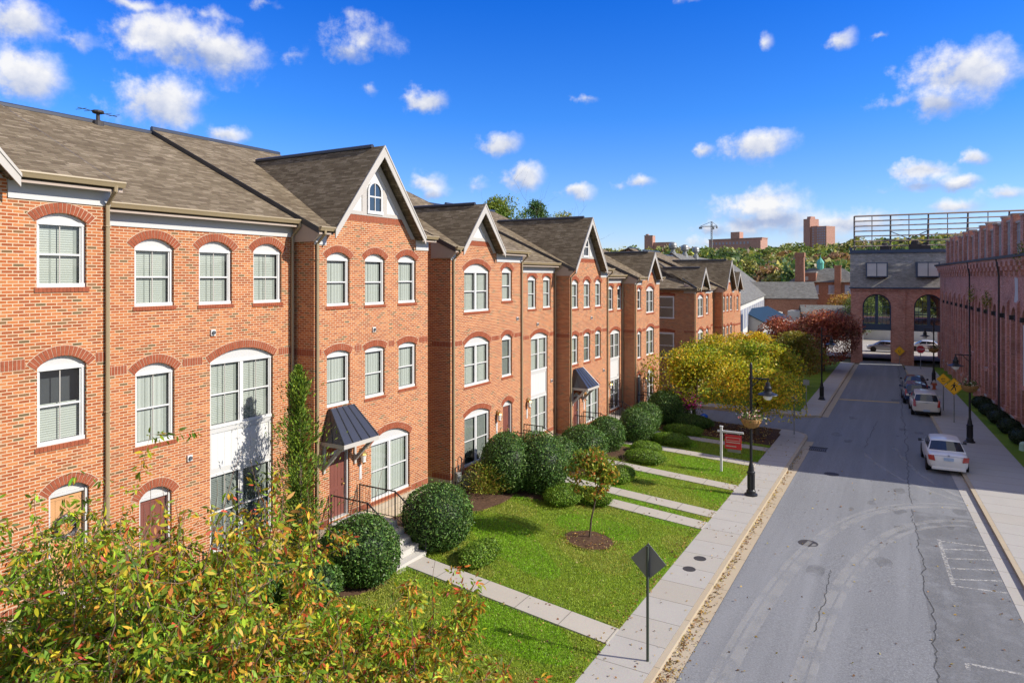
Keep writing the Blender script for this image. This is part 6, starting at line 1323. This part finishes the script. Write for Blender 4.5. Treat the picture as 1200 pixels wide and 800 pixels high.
# grass, fallen leaves
def lawn_np(x, y):
    t = np.clip((-6.45 - x) / 9.05, 0, 1); return -SL * y * (1 - t) + (.56 - .033 * (np.clip(y, 6, 49) - 20.7)) * t
def on_walk(x, y): return np.any([np.abs(y - w) < .47 for w in WALKS], axis=0)
n = 330000; y = 12 + 28.2 * RNG.random(n) ** 1.5; x = -6.47 - RNG.random(n) * 9.3
keep = ~on_walk(x, y)
for cx, cy, rx, ry in ((-9.35, 21.55, .8, .75), (-14.2, 17.8, 1.45, 1.65), (-14.6, 22.6, 1.2, 2.3), (-13.1, 25, 1.6, 1.2), (-14, 14.3, 1.4, 1.4)): keep &= ((x - cx) / rx) ** 2 + ((y - cy) / ry) ** 2 > 1
x, y = x[keep], y[keep]; n = len(x); z = lawn_np(x, y); p = np.stack([x, y, z + .018], 1)
pat = np.sin(x * 1.1 + 2 * np.sin(y * .7)) + np.sin(y * 1.7 + x * .6); base = np.where((pat > .5)[:, None], [[.22, .42, .016]], [[.29, .39, .036]]); base = np.where((pat < -.8)[:, None], [[.36, .38, .065]], base)
col = np.clip(base * (1 + RNG.normal(size=(n, 1)) * .3), .01, .6); dry = RNG.random(n) < .06; col[dry] = palette(int(dry.sum()), [(.3, .26, .1), (.22, .2, .08)])
up = np.tile(np.array([[0, 0, 1.2]]), (n, 1)); tag(link(leaf_mesh('grass', p, RNG.uniform(.035, .075, n), col, 'leaf', .3, axis=up, jitter=.55), 'grass'), 'short mown grass of the front lawns', 'grass', None, 'stuff')
parts = []
def scat(n, xf, yf, zf, s=.07): xx = xf(n); yy = yf(n); parts.append((np.stack([xx, yy, zf(xx, yy)], 1), RNG.uniform(.6, 1.4, n) * s))
U = RNG.uniform
scat(1000, lambda n: -4.95 + np.abs(RNG.normal(size=n)) * .12, lambda n: 11 + 30 * U(0, 1, n) ** 1.4, lambda x, y: -SL * y + RD + .03)
scat(900, lambda n: -4.9 + np.abs(RNG.normal(size=n)) * .25, lambda n: 9 + np.abs(RNG.normal(size=n)) * 5, lambda x, y: -SL * y + RD + .04)
scat(900, lambda n: -6.5 - U(0, 1, n) ** 1.5 * 8, lambda n: U(11, 44, n), lambda x, y: lawn_np(x, y) + .035, .07)
scat(380, lambda n: -6.4 - np.abs(RNG.normal(size=n)) * .25, lambda n: U(11, 42, n), lambda x, y: lawn_np(x, y) + .04)
scat(160, lambda n: U(-6.4, -5.2, n), lambda n: U(11, 44, n), lambda x, y: -SL * y + .02, .06)
scat(230, lambda n: U(-4, 3, n), lambda n: 13 + U(0, 1, n) ** 1.6 * 24, lambda x, y: -SL * y + RD + .015, .08)
scat(2200, lambda n: -7 - U(0, 1, n) * 8, lambda n: U(40.5, 45, n), lambda x, y: lawn_np(x, y) + .03, .1)
scat(380, lambda n: -9.35 + RNG.normal(size=n) * .55, lambda n: 21.5 + RNG.normal(size=n) * .5, lambda x, y: lawn_np(x, y) + .06, .06)
pp = np.concatenate([a for a, b in parts]); ss = np.concatenate([b for a, b in parts]); n = len(pp)
ax = RNG.normal(size=(n, 3)); ax[:, 2] *= .25; nn = np.tile(np.array([[0, 0, 1.0]]), (n, 1))
tag(link(leaf_mesh('fallen_leaves', pp, ss, palette(n, [(.35, .2, .05), (.25, .11, .04), (.45, .3, .08), (.15, .08, .04), (.5, .4, .15)]), 'leaf', .6, axis=ax, jitter=.1, nrm=nn), 'fallen_leaves'), 'brown and yellow fallen leaves along gutter and lawns', 'leaves', None, 'stuff')

# wooded hill
def far_tree_mesh(seed, cols, n=560, conifer=False):
    if conifer: z = RNG.random(n) ** .8; r_ = (1 - z) * .42 * np.sqrt(RNG.random(n)) + .03; a = U(0, 6.28, n); p = np.stack([r_ * np.cos(a), r_ * np.sin(a), .08 + z * .92], 1)
    else:
        d = RNG.normal(size=(n, 3)); d /= np.linalg.norm(d, axis=1, keepdims=True); l = lumps(d, seed, 10, .5, 6); p = d * (l * U(.75, 1, n))[:, None] * np.array([.42, .42, .38]) + np.array([0, 0, .58])
    col = palette(n, cols, None, .3)
    tv = MB(); tv.tube([(0, 0, -.1), (0, 0, .45)], [.03, .02], 5, cap=False); ev = np.array(tv.v); ef = np.array(tv.f)
    return leaf_mesh('hill_tree', p, U(.07, .13, n), col, 'leaf', .8, extra=(ev, ef, np.tile((.06, .045, .035), (len(ev), 1))))
KIND = [('dark green', [(.075, .135, .05), (.11, .175, .06)]), ('mid green', [(.17, .23, .06), (.22, .275, .075)]), ('olive', [(.28, .28, .085), (.35, .33, .1)]), ('yellow', [(.55, .47, .1), (.66, .54, .12), (.4, .4, .09)]), ('russet', [(.38, .22, .12), (.3, .18, .1)]), ('grey-brown', [(.32, .26, .19), (.38, .31, .23)])]
FM = [[far_tree_mesh(80 + 3 * k + j, c) for j in range(3)] for k, (nm, c) in enumerate(KIND)]
rr = random.Random(17); cnt = 0
for k in range(260):
    az = rr.uniform(-36, 3); d = 175 + 300 * rr.random() ** 1.1; x, y = d * math.sin(R(az)), d * math.cos(R(az))
    if x > 20 or (d < 200 and -40 < x < 0): continue
    near = d < 270; kk = rr.choices(range(6), [6, 6, 4, 1.0 if not near else 1.8, .7, .5])[0]; h = rr.uniform(10, 15.5) * (1 if kk != 3 or not near else .75)
    o = link(FM[kk][rr.randrange(3)], 'hill_tree', None, (x, y, hill_z(x, y) - .6)); w_ = rr.uniform(.8, 1.15); o.scale = (h * w_, h * w_, h); o.rotation_euler[2] = rr.uniform(0, 6.28)
    tag(o, f'{KIND[kk][0]} broad tree on the wooded hill beyond the grey roofs', 'tree', f'{KIND[kk][0]} trees on the wooded hill'); cnt += 1
# the rest of the wood, one far mass
n = 5200; az = np.radians(U(-46, 14, n)); d = 300 + 420 * RNG.random(n); cx, cy = d * np.sin(az), d * np.cos(az)
cz = np.array([hill_z(a, b) for a, b in zip(cx, cy)]); hh = U(7, 12.5, n); q = 26
kk = RNG.choice(6, n, p=[.24, .3, .24, .07, .07, .08]); base = np.array([np.mean(c, axis=0) for _, c in KIND])[kk]
dd = RNG.normal(size=(n, q, 3)); dd /= np.linalg.norm(dd, axis=2, keepdims=True); dd[..., 2] = np.abs(dd[..., 2])
p = np.stack([cx, cy, cz + hh * .45], 1)[:, None] + dd * (hh[:, None, None] * np.array([.5, .5, .52])) * U(.7, 1.05, (n, q, 1))
col = np.repeat(base, q, axis=0) * (1 + RNG.normal(size=(n * q, 1)) * .28)
tag(link(leaf_mesh('far_woodland', p.reshape(-1, 3), U(2.0, 3.6, n * q), np.clip(col, .01, .6), 'leaf', .8), 'far_woodland'), 'far autumn woodland covering the hill to the skyline', 'woodland', None, 'stuff')
CLOUDS = [(-1.1491, 0.2948, 0.0546, 0.0386, 1), (-1.1409, 0.2329, 0.06, 0.0455, 1.1), (-1.0894, 0.287, 0.0304, 0.0189, 0.6), (-0.9905, 0.3057, 0.083, 0.0366, 1.1), (-0.929, 0.2932, 0.0802, 0.0466, 1.1), (-0.9954, 0.2242, 0.0755, 0.047, 1.1), (-1.0199, 0.2781, 0.033, 0.0198, 0.55), (-0.9216, 0.19, 0.0465, 0.0186, 0.9), (-1.0342, 0.3384, 0.0658, 0.0108, 0.7), (-0.9447, 0.3366, 0.0718, 0.0142, 0.45), (-0.7372, 0.3262, 0.0683, 0.0365, 0.75), (-0.7609, 0.3136, 0.0353, 0.0184, 0.7), (-0.6462, 0.2502, 0.0467, 0.0227, 1), (-0.5393, 0.1926, 0.0439, 0.0269, 1.0), (-0.5043, 0.1476, 0.0405, 0.0273, 1.1), (-0.6425, 0.1381, 0.04, 0.0238, 0.75), (-0.6339, 0.1224, 0.0301, 0.0137, 0.6), (-0.4259, 0.1226, 0.0367, 0.0154, 0.9), (-0.3401, 0.1356, 0.0357, 0.0135, 0.8), (-0.4123, 0.2529, 0.0299, 0.013, 0.6), (-0.2465, 0.1774, 0.0218, 0.0114, 0.7), (-0.1763, 0.1803, 0.0674, 0.0286, 1), (-0.1631, 0.3135, 0.0133, 0.0118, 0.5), (-0.0733, 0.3024, 0.0271, 0.0172, 0.8), (-0.0286, 0.3021, 0.0156, 0.0084, 0.6), (0.0633, 0.2451, 0.0788, 0.049, 1.1), (-0.0094, 0.2218, 0.0378, 0.0145, 0.7), (0.0368, 0.2089, 0.0475, 0.0226, 0.8), (0.0186, 0.1311, 0.0485, 0.0191, 1), (0.0753, 0.1447, 0.0206, 0.0141, 0.9), (0.0589, 0.1165, 0.0348, 0.013, 0.9), (-0.1741, 0.0996, 0.0873, 0.0293, 1.1), (-0.1576, 0.0781, 0.1069, 0.0324, 1.0), (0.1014, 0.0981, 0.0392, 0.0141, 0.8), (0.0545, 0.0889, 0.0464, 0.0145, 0.8), (-0.2304, 0.0467, 0.046, 0.01, 0.7), (-0.2361, 0.0659, 0.0339, 0.0134, 0.8), (-0.0582, 0.0703, 0.0786, 0.0249, 1), (-0.099, 0.0456, 0.0818, 0.0159, 0.6), (-0.1521, 0.1195, 0.052, 0.0129, 0.4), (-0.5718, 0.1328, 0.0236, 0.0137, 0.5), (-0.8247, 0.3041, 0.0216, 0.0152, 0.4), (-0.7252, 0.2654, 0.0227, 0.0127, 0.4), (-0.8696, 0.3607, 0.0377, 0.0129, 0.5), (0.0232, 0.117, 0.0716, 0.0118, 0.6), (-0.271, 0.3728, 0.0315, 0.0088, 0.5)]
SKY_STR = .14; SKY_SAT = 1.1; SKY_HUE = .5; SKY_T0 = (.64, .63, .80); SKY_T1 = (.18, .47, .9); SKY_T2 = (.004, .33, .94); CLOUD_V = 4.2; FILL_VEIL = 2.9; SUN_STR = 4.1; EXPO = .74
def N_clamp(nt, x):
    n = N(nt, 'Math', operation='MULTIPLY', use_clamp=True); L(nt, x, n.inputs[0]); n.inputs[1].default_value = 1.0; return n.outputs[0]
# ------------------------------------------------------------------ sky, sun, camera
wd = bpy.data.worlds.new('World'); scene.world = wd; wd.use_nodes = True; nt = wd.node_tree; nt.nodes.clear()
out = N(nt, 'OutputWorld'); bg = N(nt, 'Background'); L(nt, bg.outputs[0], out.inputs[0])
sky = N(nt, 'TexSky', sky_type='NISHITA'); sky.sun_disc = False; sky.sun_elevation = SUN_EL; sky.sun_rotation = SUN_AZ; sky.altitude = 100; sky.air_density = 1.0; sky.dust_density = .3; sky.ozone_density = 3.0
hs = N(nt, 'HueSaturation'); hs.inputs['Saturation'].default_value = SKY_SAT; hs.inputs['Value'].default_value = 1.0; hs.inputs['Hue'].default_value = SKY_HUE; L(nt, sky.outputs[0], hs.inputs['Color'])
tint = N(nt, 'MixRGB', blend_type='MULTIPLY'); tint.inputs[0].default_value = 1; L(nt, hs.outputs[0], tint.inputs[1])
# clouds: soft cumulus patches laid out on the dome by bearing and height, broken up by noise
tc = N(nt, 'TexCoord'); sp = N(nt, 'SeparateXYZ'); L(nt, tc.outputs['Generated'], sp.inputs[0])
azn = math_n(nt, 'ARCTAN2', sp.outputs[0], sp.outputs[1]); eln = math_n(nt, 'ARCSINE', sp.outputs[2])
uv = N(nt, 'CombineXYZ'); L(nt, azn, uv.inputs[0]); L(nt, eln, uv.inputs[1])
n1 = noise(nt, uv.outputs[0], 26, 6, .6); n2 = noise(nt, uv.outputs[0], 7, 3)
wv = N(nt, 'VectorMath', operation='MULTIPLY_ADD'); L(nt, n1.outputs[1], wv.inputs[0]); wv.inputs[1].default_value = (.035, .03, 0); L(nt, uv.outputs[0], wv.inputs[2])
CL = CLOUDS
mx = None; base = None
for (u, v, a, b, wt) in CL:
    s = N(nt, 'VectorMath', operation='SUBTRACT'); L(nt, wv.outputs[0], s.inputs[0]); s.inputs[1].default_value = (u + .0175, v + .015, 0)
    m = N(nt, 'VectorMath', operation='MULTIPLY'); L(nt, s.outputs[0], m.inputs[0]); m.inputs[1].default_value = (1 / a, 1 / b, 0)
    ln = N(nt, 'VectorMath', operation='LENGTH'); L(nt, m.outputs[0], ln.inputs[0])
    f = math_n(nt, 'MULTIPLY_ADD', ln.outputs['Value'], -wt, wt)
    mx = f if mx is None else math_n(nt, 'SMOOTH_MAX', mx, f, .25)
    sy = N(nt, 'SeparateXYZ'); L(nt, m.outputs[0], sy.inputs[0])
    g = math_n(nt, 'MULTIPLY', sy.outputs[1], N_clamp(nt, math_n(nt, 'MULTIPLY_ADD', f, 2.5, .35))); base = g if base is None else math_n(nt, 'ADD', base, g)
dn = math_n(nt, 'ADD', mx, math_n(nt, 'MULTIPLY', math_n(nt, 'SUBTRACT', n1.outputs[0], .52), 1.5))
mr = N(nt, 'MapRange', interpolation_type='SMOOTHSTEP'); mr.inputs[1].default_value = .05; mr.inputs[2].default_value = .8; L(nt, dn, mr.inputs[0])
sh = N(nt, 'MapRange'); sh.inputs[1].default_value = -.7; sh.inputs[2].default_value = .5; L(nt, math_n(nt, 'ADD', base, math_n(nt, 'MULTIPLY', math_n(nt, 'SUBTRACT', n1.outputs[0], .5), 2.2)), sh.inputs[0])
cc = mixc(nt, sh.outputs[0], tuple(x * CLOUD_V for x in (.42, .5, .72)), tuple(x * CLOUD_V for x in (1.0, .99, .98)))
tr_ = ramp(nt, [(0, SKY_T0), (.5, SKY_T1), (1, SKY_T2)]); te = N(nt, 'MapRange'); te.inputs[1].default_value = 0; te.inputs[2].default_value = R(26); L(nt, eln, te.inputs[0]); L(nt, te.outputs[0], tr_.inputs[0]); L(nt, tr_.outputs[0], tint.inputs[2])
# broken bright cloud added out of view, overhead and behind, to fill the shade
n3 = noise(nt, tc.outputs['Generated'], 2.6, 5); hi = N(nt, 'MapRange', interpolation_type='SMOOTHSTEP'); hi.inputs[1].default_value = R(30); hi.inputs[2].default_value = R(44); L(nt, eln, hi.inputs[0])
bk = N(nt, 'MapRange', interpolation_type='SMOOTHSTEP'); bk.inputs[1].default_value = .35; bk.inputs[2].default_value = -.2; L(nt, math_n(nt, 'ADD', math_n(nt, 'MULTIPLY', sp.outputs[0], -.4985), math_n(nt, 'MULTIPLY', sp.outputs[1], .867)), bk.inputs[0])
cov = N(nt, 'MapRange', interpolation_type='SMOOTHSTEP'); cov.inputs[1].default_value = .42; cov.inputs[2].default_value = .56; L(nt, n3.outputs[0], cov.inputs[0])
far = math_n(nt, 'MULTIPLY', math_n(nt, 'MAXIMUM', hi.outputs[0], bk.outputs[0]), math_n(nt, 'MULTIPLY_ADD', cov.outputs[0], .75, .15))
allc = mixc(nt, far, mixc(nt, math_n(nt, 'MULTIPLY', mr.outputs[0], .95), tint.outputs[0], cc), tuple(x * FILL_VEIL for x in (1, .97, .92)))
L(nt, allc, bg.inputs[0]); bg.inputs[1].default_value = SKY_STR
sl = bpy.data.lights.new('sun', 'SUN'); sl.energy = SUN_STR; sl.angle = R(.53); sl.color = (1, .93, .82)
so = bpy.data.objects.new('sun', sl); COL.objects.link(so); d = Vector((math.sin(SUN_AZ) * math.cos(SUN_EL), math.cos(SUN_AZ) * math.cos(SUN_EL), math.sin(SUN_EL))); so.rotation_euler = d.to_track_quat('Z', 'Y').to_euler()
cd = bpy.data.cameras.new('camera'); cam = bpy.data.objects.new('camera', cd); COL.objects.link(cam); scene.camera = cam
cd.sensor_width = 36; cd.lens = 24; cd.clip_end = 9000; cd.clip_start = .1; cd.shift_y = -75 / 1200
cam.location = (0, 0, CAMZ); cam.rotation_euler = (math.pi / 2, 0, math.atan(460 / 800))
vs = scene.view_settings; vs.view_transform = 'Standard'; vs.look = 'None'; vs.gamma = 1; vs.exposure = EXPO; vs.use_curve_mapping = False
scene.display_settings.display_device = 'sRGB'
scene.render.engine = 'CYCLES'; cy = scene.cycles; cy.max_bounces = 8; cy.diffuse_bounces = 3; cy.glossy_bounces = 3; cy.transparent_max_bounces = 10; cy.transmission_bounces = 4
cy.use_adaptive_sampling = True; cy.adaptive_threshold = .02; cy.use_denoising = True; cy.caustics_reflective = False; cy.caustics_refractive = False; cy.sample_clamp_indirect = 6
try: cy.denoiser = 'OPENIMAGEDENOISE'; cy.denoising_input_passes = 'RGB_ALBEDO_NORMAL'
except Exception: pass
